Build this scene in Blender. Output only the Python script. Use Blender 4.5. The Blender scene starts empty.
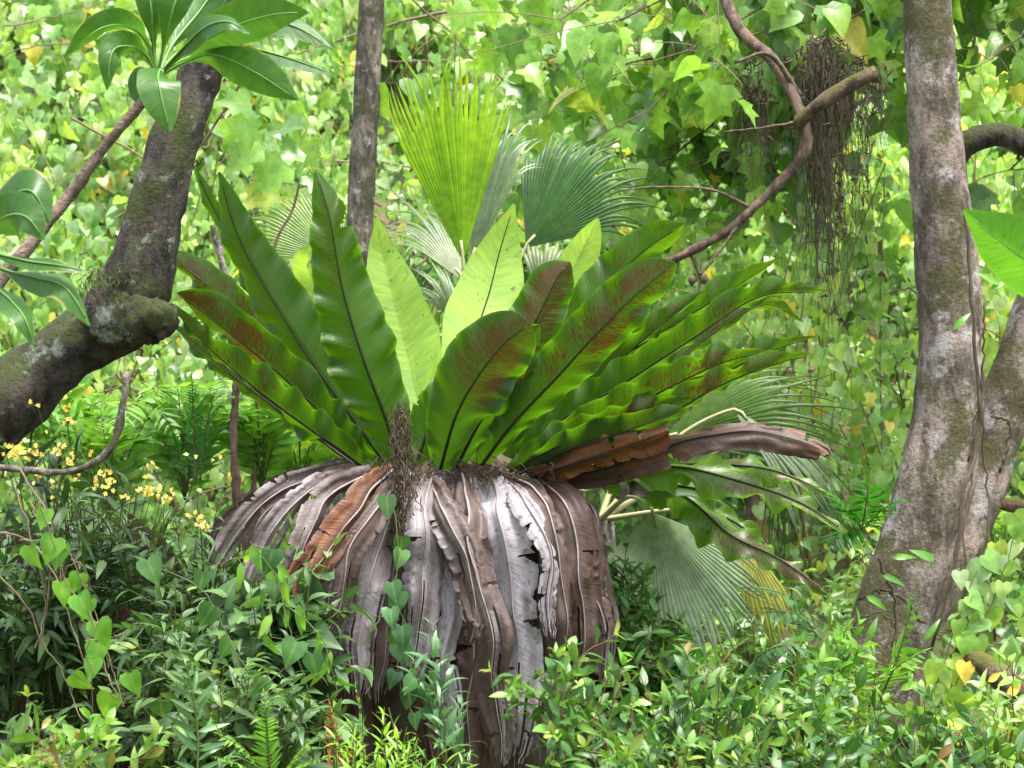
import bpy, math, random
import numpy as np
from mathutils import Vector
S = bpy.context.scene
C = S.collection
# ------------------------------------------------------------------ camera, sky, sun, exposure
CAM = np.array((0.0, -7.0, 1.5))
KP = 36.0 / 80.0 / 1024.0
cam_d = bpy.data.cameras.new("camera"); cam = bpy.data.objects.new("camera", cam_d); C.objects.link(cam)
cam_d.lens = 80; cam_d.sensor_width = 36; cam_d.clip_start = 0.1; cam_d.clip_end = 2000
cam.location = CAM; cam.rotation_euler = (math.radians(90), 0, 0)
cam_d.dof.use_dof = True; cam_d.dof.focus_distance = 6.85; cam_d.dof.aperture_fstop = 6.3
S.camera = cam
SUN_EL, SUN_ROT = 74.0, 140.0
w = bpy.data.worlds.new("World"); S.world = w; w.use_nodes = True
nt = w.node_tree; nt.nodes.clear()
sky = nt.nodes.new("ShaderNodeTexSky"); sky.sky_type = 'NISHITA'; sky.sun_disc = False
sky.sun_elevation = math.radians(SUN_EL); sky.sun_rotation = math.radians(SUN_ROT); sky.dust_density = 4.0; sky.air_density = 1.2
hs = nt.nodes.new("ShaderNodeHueSaturation"); hs.inputs['Saturation'].default_value = 0.42
bg = nt.nodes.new("ShaderNodeBackground"); bg.inputs['Strength'].default_value = 0.13
wo = nt.nodes.new("ShaderNodeOutputWorld")
nt.links.new(sky.outputs[0], hs.inputs['Color']); nt.links.new(hs.outputs[0], bg.inputs[0]); nt.links.new(bg.outputs[0], wo.inputs[0])
sd = bpy.data.lights.new("sun", 'SUN'); sun = bpy.data.objects.new("sun", sd); C.objects.link(sun)
sd.energy = 2.5; sd.angle = math.radians(18); sd.color = (1.0, 0.96, 0.88)
_e, _r = math.radians(SUN_EL), math.radians(SUN_ROT)
sun_dir = Vector((math.sin(_r) * math.cos(_e), math.cos(_r) * math.cos(_e), math.sin(_e)))
sun.rotation_euler = sun_dir.to_track_quat('Z', 'Y').to_euler()
S.view_settings.view_transform = 'Standard'; S.view_settings.look = 'None'; S.view_settings.gamma = 1
S.view_settings.exposure = 2.05
S.cycles.max_bounces = 6; S.cycles.diffuse_bounces = 3; S.cycles.glossy_bounces = 2; S.cycles.transmission_bounces = 5
S.cycles.transparent_max_bounces = 4; S.cycles.caustics_reflective = False; S.cycles.caustics_refractive = False
S.cycles.use_denoising = True; S.cycles.sample_clamp_indirect = 6

# ------------------------------------------------------------------ small maths
def P(px, py, y):
    d = y + 7.0
    return np.array(((px - 512) * KP * d, y, 1.5 + (384 - py) * KP * d))
def nrm(a):
    a = np.asarray(a, float); l = np.linalg.norm(a, axis=-1, keepdims=True); return a / np.maximum(l, 1e-9)
def _h(i, j, k, s):
    n = (i * 374761393 + j * 668265263 + k * 2147483647 + s * 974711) & 0xffffffff
    n = ((n ^ (n >> 13)) * 1274126177) & 0xffffffff
    return ((n ^ (n >> 16)) & 0xffff) / 65535.0
def vnoise(p, seed=0):
    p = np.asarray(p, float); f = np.floor(p).astype(np.int64); t = p - f; t = t * t * (3 - 2 * t)
    r = 0
    for dx in (0, 1):
        for dy in (0, 1):
            for dz in (0, 1):
                wgt = (t[:, 0] if dx else 1 - t[:, 0]) * (t[:, 1] if dy else 1 - t[:, 1]) * (t[:, 2] if dz else 1 - t[:, 2])
                r = r + wgt * _h(f[:, 0] + dx, f[:, 1] + dy, f[:, 2] + dz, seed)
    return r
def fbm(p, seed=0, o=3):
    a, r, tot = 1.0, 0, 0
    for i in range(o):
        r = r + a * vnoise(np.asarray(p) * (2.03 ** i), seed + i * 7); tot += a; a *= .5
    return r / tot
def spline(pts, n):
    """Catmull-Rom through pts (any width), resampled to n rows evenly by arc length of the first three columns"""
    p = np.asarray(pts, float)
    if len(p) == 2: p = np.array([p[0], (p[0] + p[1]) / 2, p[1]])
    e = np.vstack([2 * p[0] - p[1], p, 2 * p[-1] - p[-2]]); out = []
    for i in range(1, len(e) - 2):
        t = np.linspace(0, 1, 16, endpoint=False)[:, None]
        a, b, c, d = e[i - 1], e[i], e[i + 1], e[i + 2]
        out.append(.5 * (2 * b + (c - a) * t + (2 * a - 5 * b + 4 * c - d) * t ** 2 + (3 * b - a - 3 * c + d) * t ** 3))
    out = np.vstack(out + [p[-1:]])
    s = np.r_[0, np.cumsum(np.linalg.norm(np.diff(out[:, :3], axis=0), axis=1))]
    u = np.linspace(0, s[-1], n)
    return np.stack([np.interp(u, s, out[:, k]) for k in range(out.shape[1])], 1)
def tangents(c):
    return nrm(np.gradient(c, axis=0))

# ------------------------------------------------------------------ mesh collecting
class Geo:
    def __init__(s): s.v = []; s.q = []; s.t = []; s.uv = []; s.a = []; s.n = 0
    def add(s, V, quads=None, tris=None, uv=None, a=None):
        V = np.asarray(V, float).reshape(-1, 3)
        s.v.append(V)
        if quads is not None and len(quads): s.q.append(np.asarray(quads, int).reshape(-1, 4) + s.n)
        if tris is not None and len(tris): s.t.append(np.asarray(tris, int).reshape(-1, 3) + s.n)
        s.uv.append(np.zeros((len(V), 2)) if uv is None else np.asarray(uv, float).reshape(-1, 2))
        s.a.append(np.zeros(len(V)) if a is None else np.broadcast_to(np.asarray(a, float), (len(V),)))
        s.n += len(V)
    def tube(s, pts, rad, k=6, cap=True, a=None, bump=0, seed=0, bf=8, rough=0):
        c = np.asarray(pts, float); n = len(c); rad = np.broadcast_to(np.asarray(rad, float), (n,))
        T = tangents(c); N = np.zeros((n, 3)); ref = np.array((0, 0, 1.0)) if abs(T[0, 2]) < .9 else np.array((1.0, 0, 0))
        N[0] = nrm(np.cross(T[0], ref))
        for i in range(1, n):
            x = N[i - 1] - T[i] * N[i - 1].dot(T[i]); N[i] = nrm(x)
        B = np.cross(T, N); th = np.arange(k) * 2 * math.pi / k
        D = N[:, None] * np.cos(th)[None, :, None] + B[:, None] * np.sin(th)[None, :, None]
        V = c[:, None] + D * rad[:, None, None]
        if bump:
            f = fbm(V.reshape(-1, 3) * bf, seed).reshape(n, k, 1) - .5
            V = V + D * f * bump * 2
            if rough:
                f2 = fbm(V.reshape(-1, 3) * bf * 5, seed + 3).reshape(n, k, 1) - .5
                V = V + D * f2 * rough * 2
        i = np.arange(n - 1)[:, None] * k; j = np.arange(k)[None]; j2 = (np.arange(k) + 1) % k
        Q = np.stack([i + j, i + j2, i + k + j2, i + k + j], -1).reshape(-1, 4)
        V = V.reshape(-1, 3); tris = None
        uv = np.stack([np.repeat(np.linspace(0, 1, n), k), np.tile(np.arange(k) / k, n)], 1)
        if cap:
            V = np.vstack([V, c[0], c[-1]]); uv = np.vstack([uv, (0, 0), (1, 0)])
            m = n * k
            tris = np.vstack([np.stack([np.full(k, m), j2, np.arange(k)], 1),
                              np.stack([np.full(k, m + 1), (n - 1) * k + np.arange(k), (n - 1) * k + j2], 1)])
        s.add(V, Q, tris, uv, a)
    def build(s, name, mat, parent=None, smooth=True):
        me = bpy.data.meshes.new(name)
        V = np.vstack(s.v); Q = np.vstack(s.q) if s.q else np.zeros((0, 4), int); T = np.vstack(s.t) if s.t else np.zeros((0, 3), int)
        me.vertices.add(len(V)); me.vertices.foreach_set("co", V.ravel().astype(np.float32))
        nl = Q.size + T.size; me.loops.add(nl); idx = np.r_[Q.ravel(), T.ravel()].astype(np.int32)
        me.loops.foreach_set("vertex_index", idx)
        me.polygons.add(len(Q) + len(T))
        st = np.r_[np.arange(len(Q)) * 4, Q.size + np.arange(len(T)) * 3].astype(np.int32)
        me.polygons.foreach_set("loop_start", st)
        me.update(calc_edges=True)
        u = me.uv_layers.new(name="UVMap"); uv = np.vstack(s.uv)
        u.data.foreach_set("uv", uv[idx].ravel().astype(np.float32))
        at = me.attributes.new("tone", 'FLOAT', 'POINT'); at.data.foreach_set("value", np.concatenate(s.a).astype(np.float32))
        if smooth: me.polygons.foreach_set("use_smooth", np.ones(len(Q) + len(T), bool))
        me.validate(); me.update()
        me.materials.append(mat)
        o = bpy.data.objects.new(name, me); C.objects.link(o)
        if parent is not None:
            o.parent = parent
            o.matrix_parent_inverse = parent.matrix_basis.inverted()
        return o
def tag(o, label, cat, group=None, kind=None):
    if label: o['label'] = label
    if cat: o['category'] = cat
    if group: o['group'] = group
    if kind: o['kind'] = kind
    return o
def thing(name, label, cat, loc=(0, 0, 0), group=None):
    o = bpy.data.objects.new(name, None); C.objects.link(o); o.location = [float(x) for x in loc]; o.empty_display_size = .1
    return tag(o, label, cat, group)

# ------------------------------------------------------------------ materials
def M(name):
    m = bpy.data.materials.new(name); m.use_nodes = True; t = m.node_tree; t.nodes.clear()
    return m, t, t.nodes.new("ShaderNodeOutputMaterial")
def N(t, typ, **kw):
    n = t.nodes.new(typ)
    for k, v in kw.items():
        if k in n.inputs.keys(): n.inputs[k].default_value = v
        else: setattr(n, k, v)
    return n
def ramp(t, stops, interp='LINEAR'):
    r = t.nodes.new("ShaderNodeValToRGB"); r.color_ramp.interpolation = interp; e = r.color_ramp.elements
    while len(e) < len(stops): e.new(0.5)
    for i, (p, c) in enumerate(stops):
        e[i].position = p; e[i].color = (*c, 1) if len(c) == 3 else c
    return r
def mixc(t, f, a, b, mode='MIX'):
    m = t.nodes.new("ShaderNodeMix"); m.data_type = 'RGBA'; m.blend_type = mode
    for sock, val in ((m.inputs[0], f), (m.inputs[6], a), (m.inputs[7], b)):
        if hasattr(val, 'is_linked'): t.links.new(val, sock)
        else: sock.default_value = val if not isinstance(val, tuple) else (*val, 1)
    return m.outputs[2]
def math_(t, op, a, b=0.0, c=None):
    m = t.nodes.new("ShaderNodeMath"); m.operation = op
    for i, v in enumerate((a, b) if c is None else (a, b, c)):
        if hasattr(v, 'is_linked'): t.links.new(v, m.inputs[i])
        else: m.inputs[i].default_value = v
    return m.outputs[0]
def leaf_shader(t, out, col, tr=.4, tcol=None, rough=.38, spec=.5, bump=None, tgain=(1.5, 1.45, .8)):
    p = N(t, "ShaderNodeBsdfPrincipled", Roughness=rough); p.inputs['Specular IOR Level'].default_value = spec
    t.links.new(col, p.inputs['Base Color'])
    tl = N(t, "ShaderNodeBsdfTranslucent")
    g = mixc(t, 1.0, col if tcol is None else tcol, tgain, 'MULTIPLY'); t.links.new(g, tl.inputs[0])
    mx = N(t, "ShaderNodeMixShader"); mx.inputs[0].default_value = tr
    t.links.new(p.outputs[0], mx.inputs[1]); t.links.new(tl.outputs[0], mx.inputs[2]); t.links.new(mx.outputs[0], out.inputs[0])
    if bump is not None:
        b = N(t, "ShaderNodeBump", Strength=.35, Distance=.004); t.links.new(bump, b.inputs['Height']); t.links.new(b.outputs[0], p.inputs['Normal'])
    return p
def leaf_mat(name, stops, tr=.4, rough=.38, spec=.5, vein=.35, tgain=(1.5, 1.45, .8), spot=0.0, new=None):
    """many small leaves in one mesh: each island takes its own colour from the ramp; paler midrib and soft side veins by UV"""
    m, t, out = M(name)
    g = N(t, "ShaderNodeNewGeometry"); r = ramp(t, stops); t.links.new(g.outputs['Random Per Island'], r.inputs[0])
    uv = N(t, "ShaderNodeUVMap"); sx = N(t, "ShaderNodeSeparateXYZ"); t.links.new(uv.outputs[0], sx.inputs[0])
    d = math_(t, 'ABSOLUTE', math_(t, 'SUBTRACT', sx.outputs[1], .5))
    mid = math_(t, 'SUBTRACT', 1.0, math_(t, 'MINIMUM', math_(t, 'MULTIPLY', d, 14.0), 1.0))
    sv = math_(t, 'SINE', math_(t, 'MULTIPLY', math_(t, 'SUBTRACT', sx.outputs[0], math_(t, 'MULTIPLY', d, .7)), 46.0))
    svm = math_(t, 'MULTIPLY', math_(t, 'MAXIMUM', math_(t, 'SUBTRACT', sv, .8), 0.0), .8)
    f = math_(t, 'MULTIPLY', math_(t, 'MAXIMUM', mid, svm), vein)
    base = r.outputs[0]
    if new:
        at = N(t, "ShaderNodeAttribute", attribute_name="tone"); base = mixc(t, at.outputs['Fac'], base, ramp_out(t, g.outputs['Random Per Island'], new))
    col = mixc(t, f, base, mixc(t, .5, base, (.35, .45, .16)))
    tc = N(t, "ShaderNodeTexCoord"); nz = N(t, "ShaderNodeTexNoise", Scale=30.0, Detail=3.0); t.links.new(tc.outputs['Object'], nz.inputs[0])
    col = mixc(t, 1.0, col, ramp_out(t, nz.outputs[0], [(.3, (.72, .74, .7)), (.7, (1.2, 1.16, 1.1))]), 'MULTIPLY')
    n7 = N(t, 'ShaderNodeTexNoise', Scale=1.7, Detail=3.0); t.links.new(tc.outputs['Object'], n7.inputs[0])
    col = mixc(t, 1.0, col, ramp_out(t, n7.outputs[0], [(.34, (.6, .68, .62)), (.5, (1.03, 1.03, 1)), (.66, (1.35, 1.2, .92))]), 'MULTIPLY')
    if spot:
        n2 = N(t, "ShaderNodeTexNoise", Scale=75.0, Detail=2.0); t.links.new(tc.outputs['Object'], n2.inputs[0])
        col = mixc(t, ramp_out(t, n2.outputs[0], [(.62, (0, 0, 0)), (.68, (spot,) * 3)]), col, (.16, .1, .03))
    leaf_shader(t, out, col, tr, None, rough, spec, nz.outputs[0], tgain)
    return m
def ramp_out(t, sock, stops):
    r = ramp(t, stops); t.links.new(sock, r.inputs[0]); return r.outputs[0]
SORI_LO = 1.12
def frond_mat(name, lo, hi, sori=True, tr=.38, rough=.32, vein_dark=.0, tip_brown=0.0, tgain=(1.5, 1.45, .8), spec=.5, cross=160.0):
    """large strap blade: tone attribute slides lo -> hi, slanting fine veins, brown spore stripes where UV says"""
    m, t, out = M(name)
    uv = N(t, "ShaderNodeUVMap"); sx = N(t, "ShaderNodeSeparateXYZ"); t.links.new(uv.outputs[0], sx.inputs[0])
    at = N(t, "ShaderNodeAttribute", attribute_name="tone")
    u, v = sx.outputs[0], sx.outputs[1]
    d = math_(t, 'MULTIPLY', math_(t, 'ABSOLUTE', math_(t, 'SUBTRACT', v, .5)), 2.0)
    tc = N(t, "ShaderNodeTexCoord"); nz = N(t, "ShaderNodeTexNoise", Scale=5.0, Detail=4.0); t.links.new(tc.outputs['Object'], nz.inputs[0])
    frac = math_(t, 'FRACT', at.outputs['Fac'])
    tone = math_(t, 'ADD', frac, math_(t, 'MULTIPLY', math_(t, 'SUBTRACT', nz.outputs[0], .5), .7))
    cl = N(t, "ShaderNodeClamp"); t.links.new(tone, cl.inputs[0])
    col = mixc(t, cl.outputs[0], lo, hi)
    slant = math_(t, 'SUBTRACT', u, math_(t, 'MULTIPLY', d, .055))
    cv = N(t, "ShaderNodeCombineXYZ"); t.links.new(math_(t, 'MULTIPLY', slant, cross), cv.inputs[0]); t.links.new(math_(t, 'MULTIPLY', v, 3.0), cv.inputs[1]); t.links.new(math_(t, 'MULTIPLY', at.outputs['Fac'], 13.0), cv.inputs[2])
    st = N(t, "ShaderNodeTexNoise", Scale=1.0, Detail=2.0); t.links.new(cv.outputs[0], st.inputs[0])
    col = mixc(t, 1.0, col, ramp_out(t, st.outputs[0], [(.25, (.78, .8, .75)), (.75, (1.16, 1.14, 1.1))]), 'MULTIPLY')
    cvb = N(t, "ShaderNodeCombineXYZ"); t.links.new(math_(t, 'MULTIPLY', slant, 16.0), cvb.inputs[0]); t.links.new(math_(t, 'MULTIPLY', v, 1.6), cvb.inputs[1]); t.links.new(math_(t, 'MULTIPLY', at.outputs['Fac'], 7.0), cvb.inputs[2])
    bd = N(t, "ShaderNodeTexNoise", Scale=1.0, Detail=3.0); t.links.new(cvb.outputs[0], bd.inputs[0])
    col = mixc(t, ramp_out(t, bd.outputs[0], [(.35, (0, 0, 0)), (.72, (.55, .55, .55))]), col, mixc(t, 1.0, col, (1.5, 1.25, .8), 'MULTIPLY'))
    # pale strip beside the midrib
    rim = math_(t, 'MULTIPLY', ramp_out(t, d, [(.88, (0, 0, 0)), (1, (1, 1, 1))]), .35)
    col = mixc(t, rim, col, mixc(t, .5, hi, (.16, .32, .03)))
    sp = N(t, 'ShaderNodeTexNoise', Scale=55.0, Detail=2.0); t.links.new(tc.outputs['Object'], sp.inputs[0])
    col = mixc(t, ramp_out(t, sp.outputs[0], [(.68, (0, 0, 0)), (.72, (.6, .6, .6))]), col, (.07, .05, .015))
    tcol = None
    if sori:
        # tone holds the spore amount in its integer part (0..9)
        amt = math_(t, 'DIVIDE', math_(t, 'FLOOR', at.outputs['Fac']), 9.0)
        cv2 = N(t, "ShaderNodeCombineXYZ"); t.links.new(math_(t, 'MULTIPLY', slant, 190.0), cv2.inputs[0]); t.links.new(math_(t, 'MULTIPLY', v, 7.0), cv2.inputs[1]); t.links.new(math_(t, 'MULTIPLY', at.outputs['Fac'], 3.1), cv2.inputs[2])
        s2 = N(t, "ShaderNodeTexNoise", Scale=1.0, Detail=4.0, Roughness=.65); t.links.new(cv2.outputs[0], s2.inputs[0])
        n3 = N(t, "ShaderNodeTexNoise", Scale=10.0, Detail=3.0); t.links.new(tc.outputs['Object'], n3.inputs[0])
        zone = math_(t, 'MULTIPLY', ramp_out(t, u, [(.36, (0, 0, 0)), (.6, (1, 1, 1)), (.97, (1, 1, 1)), (1, (.3, .3, .3))]),
                     ramp_out(t, d, [(.0, (.45, .45, .45)), (.12, (1, 1, 1)), (.58, (1, 1, 1)), (.86, (0, 0, 0))]))
        za = math_(t, 'MULTIPLY', zone, amt)
        val = math_(t, 'ADD', math_(t, 'ADD', math_(t, 'ADD', math_(t, 'MULTIPLY', math_(t, 'SUBTRACT', s2.outputs[0], .5), 1.7), .5), math_(t, 'MULTIPLY', math_(t, 'SUBTRACT', n3.outputs[0], .5), .9)), math_(t, 'MULTIPLY', za, .25))
        mk = math_(t, 'MULTIPLY', ramp_out(t, val, [(.62, (0, 0, 0)), (.78, (1, 1, 1))]), math_(t, 'MINIMUM', math_(t, 'MULTIPLY', za, 3.0), 1.0))
        mk = math_(t, 'MULTIPLY', mk, .9)
        tcol = mixc(t, mk, col, (.03, .012, .003))
        # dull olive cast round the spore stripes
        col = mixc(t, math_(t, 'MULTIPLY', za, .45), col, (.09, .085, .02))
        col = mixc(t, mk, col, mixc(t, nz.outputs[0], (.042, .022, .011), (.12, .066, .03)))
    if tip_brown:
        e = math_(t, 'ADD', math_(t, 'MULTIPLY', d, .4), math_(t, 'MULTIPLY', nz.outputs[0], 1.0))
        col = mixc(t, ramp_out(t, e, [(.95, (0, 0, 0)), (1.02, (tip_brown,) * 3)]), col, (.4, .3, .1))
    leaf_shader(t, out, col, tr, tcol, rough, spec, st.outputs[0], tgain)
    return m
def bark_mat(name, base, dark, patch=None, patch_amt=.5, moss=None, moss_amt=.5, scale=6.0, stretch=.35, bump=.6, moss_up=0.0):
    m, t, out = M(name)
    tc = N(t, "ShaderNodeTexCoord"); mp = N(t, "ShaderNodeMapping"); mp.inputs['Scale'].default_value = (1, 1, stretch); t.links.new(tc.outputs['Object'], mp.inputs[0])
    n1 = N(t, "ShaderNodeTexNoise", Scale=scale * 4, Detail=8.0, Roughness=.7); t.links.new(mp.outputs[0], n1.inputs[0])
    n2 = N(t, "ShaderNodeTexNoise", Scale=scale, Detail=5.0, Roughness=.6); t.links.new(tc.outputs['Object'], n2.inputs[0])
    n4 = N(t, "ShaderNodeTexNoise", Scale=scale * 14, Detail=4.0, Roughness=.7); t.links.new(tc.outputs['Object'], n4.inputs[0])
    col = mixc(t, ramp_out(t, n1.outputs[0], [(.41, (0, 0, 0)), (.58, (1, 1, 1))]), dark, base)
    n6 = N(t, 'ShaderNodeTexNoise', Scale=scale * .8, Detail=3.0); t.links.new(tc.outputs['Object'], n6.inputs[0])
    col = mixc(t, 1.0, col, ramp_out(t, n6.outputs[0], [(.35, (.55, .55, .55)), (.65, (1.25, 1.22, 1.2))]), 'MULTIPLY')
    h = math_(t, 'ADD', n1.outputs[0], math_(t, 'MULTIPLY', n4.outputs[0], .5))
    if patch:
        n3 = N(t, "ShaderNodeTexNoise", Scale=scale * 1.7, Detail=7.0, Roughness=.72); t.links.new(tc.outputs['Object'], n3.inputs[0])
        lo = .68 - .3 * patch_amt
        col = mixc(t, ramp_out(t, n3.outputs[0], [(lo, (0, 0, 0)), (lo + .07, (.85, .85, .85))]), col, mixc(t, n4.outputs[0], patch, tuple(x * .5 for x in patch)))
    if moss:
        lo = .68 - .3 * moss_amt
        f = n2.outputs[0]
        if moss_up:
            g = N(t, "ShaderNodeNewGeometry"); sz = N(t, "ShaderNodeSeparateXYZ"); t.links.new(g.outputs['Normal'], sz.inputs[0])
            f = math_(t, 'ADD', f, math_(t, 'MULTIPLY', sz.outputs[2], moss_up))
        f2 = math_(t, 'ADD', f, math_(t, 'MULTIPLY', math_(t, 'SUBTRACT', n4.outputs[0], .5), .35))
        col = mixc(t, ramp_out(t, f2, [(lo, (0, 0, 0)), (lo + .12, (.9, .9, .9))]), col, mixc(t, n4.outputs[0], moss, tuple(x * .35 for x in moss)))
    p = N(t, "ShaderNodeBsdfPrincipled", Roughness=.85); p.inputs['Specular IOR Level'].default_value = .25
    t.links.new(col, p.inputs['Base Color'])
    b = N(t, "ShaderNodeBump", Strength=bump, Distance=.02); t.links.new(h, b.inputs['Height']); t.links.new(b.outputs[0], p.inputs['Normal'])
    t.links.new(p.outputs[0], out.inputs[0])
    return m
def plain_mat(name, a, b, rough=.7, scale=20.0, spec=.3):
    m, t, out = M(name)
    tc = N(t, "ShaderNodeTexCoord"); nz = N(t, "ShaderNodeTexNoise", Scale=scale, Detail=4.0); t.links.new(tc.outputs['Object'], nz.inputs[0])
    p = N(t, "ShaderNodeBsdfPrincipled", Roughness=rough); p.inputs['Specular IOR Level'].default_value = spec
    t.links.new(mixc(t, ramp_out(t, nz.outputs[0], [(.3, (0, 0, 0)), (.7, (1, 1, 1))]), a, b), p.inputs['Base Color'])
    bb = N(t, "ShaderNodeBump", Strength=.3, Distance=.004); t.links.new(nz.outputs[0], bb.inputs['Height']); t.links.new(bb.outputs[0], p.inputs['Normal'])
    t.links.new(p.outputs[0], out.inputs[0]); return m
def dead_mat(name):
    """withered blades: tone 0 silver grey, .5 tan brown, 1 rust"""
    m, t, out = M(name)
    uv = N(t, "ShaderNodeUVMap"); sx = N(t, "ShaderNodeSeparateXYZ"); t.links.new(uv.outputs[0], sx.inputs[0])
    at = N(t, "ShaderNodeAttribute", attribute_name="tone")
    tc = N(t, "ShaderNodeTexCoord")
    nz = N(t, "ShaderNodeTexNoise", Scale=7.0, Detail=6.0, Roughness=.65); t.links.new(tc.outputs['Object'], nz.inputs[0])
    d = math_(t, 'MULTIPLY', math_(t, 'ABSOLUTE', math_(t, 'SUBTRACT', sx.outputs[1], .5)), 2.0)
    cv = N(t, "ShaderNodeCombineXYZ"); t.links.new(math_(t, 'MULTIPLY', math_(t, 'SUBTRACT', sx.outputs[0], math_(t, 'MULTIPLY', d, .05)), 110.0), cv.inputs[0])
    t.links.new(math_(t, 'MULTIPLY', sx.outputs[1], 2.5), cv.inputs[1]); t.links.new(math_(t, 'MULTIPLY', at.outputs['Fac'], 31.0), cv.inputs[2])
    st = N(t, "ShaderNodeTexNoise", Scale=1.0, Detail=3.0); t.links.new(cv.outputs[0], st.inputs[0])
    cv3 = N(t, "ShaderNodeCombineXYZ"); t.links.new(math_(t, 'MULTIPLY', sx.outputs[0], 3.0), cv3.inputs[0]); t.links.new(math_(t, 'MULTIPLY', sx.outputs[1], 6.0), cv3.inputs[1]); t.links.new(math_(t, 'MULTIPLY', at.outputs['Fac'], 57.0), cv3.inputs[2])
    ls = N(t, "ShaderNodeTexNoise", Scale=1.0, Detail=5.0, Roughness=.6); t.links.new(cv3.outputs[0], ls.inputs[0])
    f = math_(t, 'ADD', at.outputs['Fac'], math_(t, 'ADD', math_(t, 'MULTIPLY', math_(t, 'SUBTRACT', nz.outputs[0], .5), .5), math_(t, 'MULTIPLY', math_(t, 'SUBTRACT', ls.outputs[0], .5), .6)))
    col = ramp_out(t, f, [(0.0, (.36, .345, .38)), (.2, (.2, .175, .188)), (.4, (.085, .06, .052)), (.62, (.055, .03, .022)), (.8, (.17, .065, .028)), (1.0, (.36, .13, .025))])
    col = mixc(t, 1.0, col, ramp_out(t, st.outputs[0], [(.28, (.88, .87, .86)), (.7, (1.07, 1.07, 1.07))]), 'MULTIPLY')
    n5 = N(t, "ShaderNodeTexNoise", Scale=60.0, Detail=3.0); t.links.new(tc.outputs['Object'], n5.inputs[0])
    col = mixc(t, ramp_out(t, n5.outputs[0], [(.58, (0, 0, 0)), (.68, (.55, .55, .55))]), col, (.06, .04, .03))
    p = N(t, "ShaderNodeBsdfPrincipled", Roughness=.55); p.inputs['Specular IOR Level'].default_value = .35
    t.links.new(col, p.inputs['Base Color'])
    tl = N(t, "ShaderNodeBsdfTranslucent"); t.links.new(mixc(t, 1.0, col, (1.3, .9, .5), 'MULTIPLY'), tl.inputs[0])
    mx = N(t, "ShaderNodeMixShader"); mx.inputs[0].default_value = .14; t.links.new(p.outputs[0], mx.inputs[1]); t.links.new(tl.outputs[0], mx.inputs[2])
    b = N(t, "ShaderNodeBump", Strength=.4, Distance=.006); t.links.new(math_(t, 'ADD', math_(t, 'MULTIPLY', st.outputs[0], .8), math_(t, 'MULTIPLY', nz.outputs[0], .8)), b.inputs['Height']); t.links.new(b.outputs[0], p.inputs['Normal'])
    t.links.new(mx.outputs[0], out.inputs[0]); return m

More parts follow.
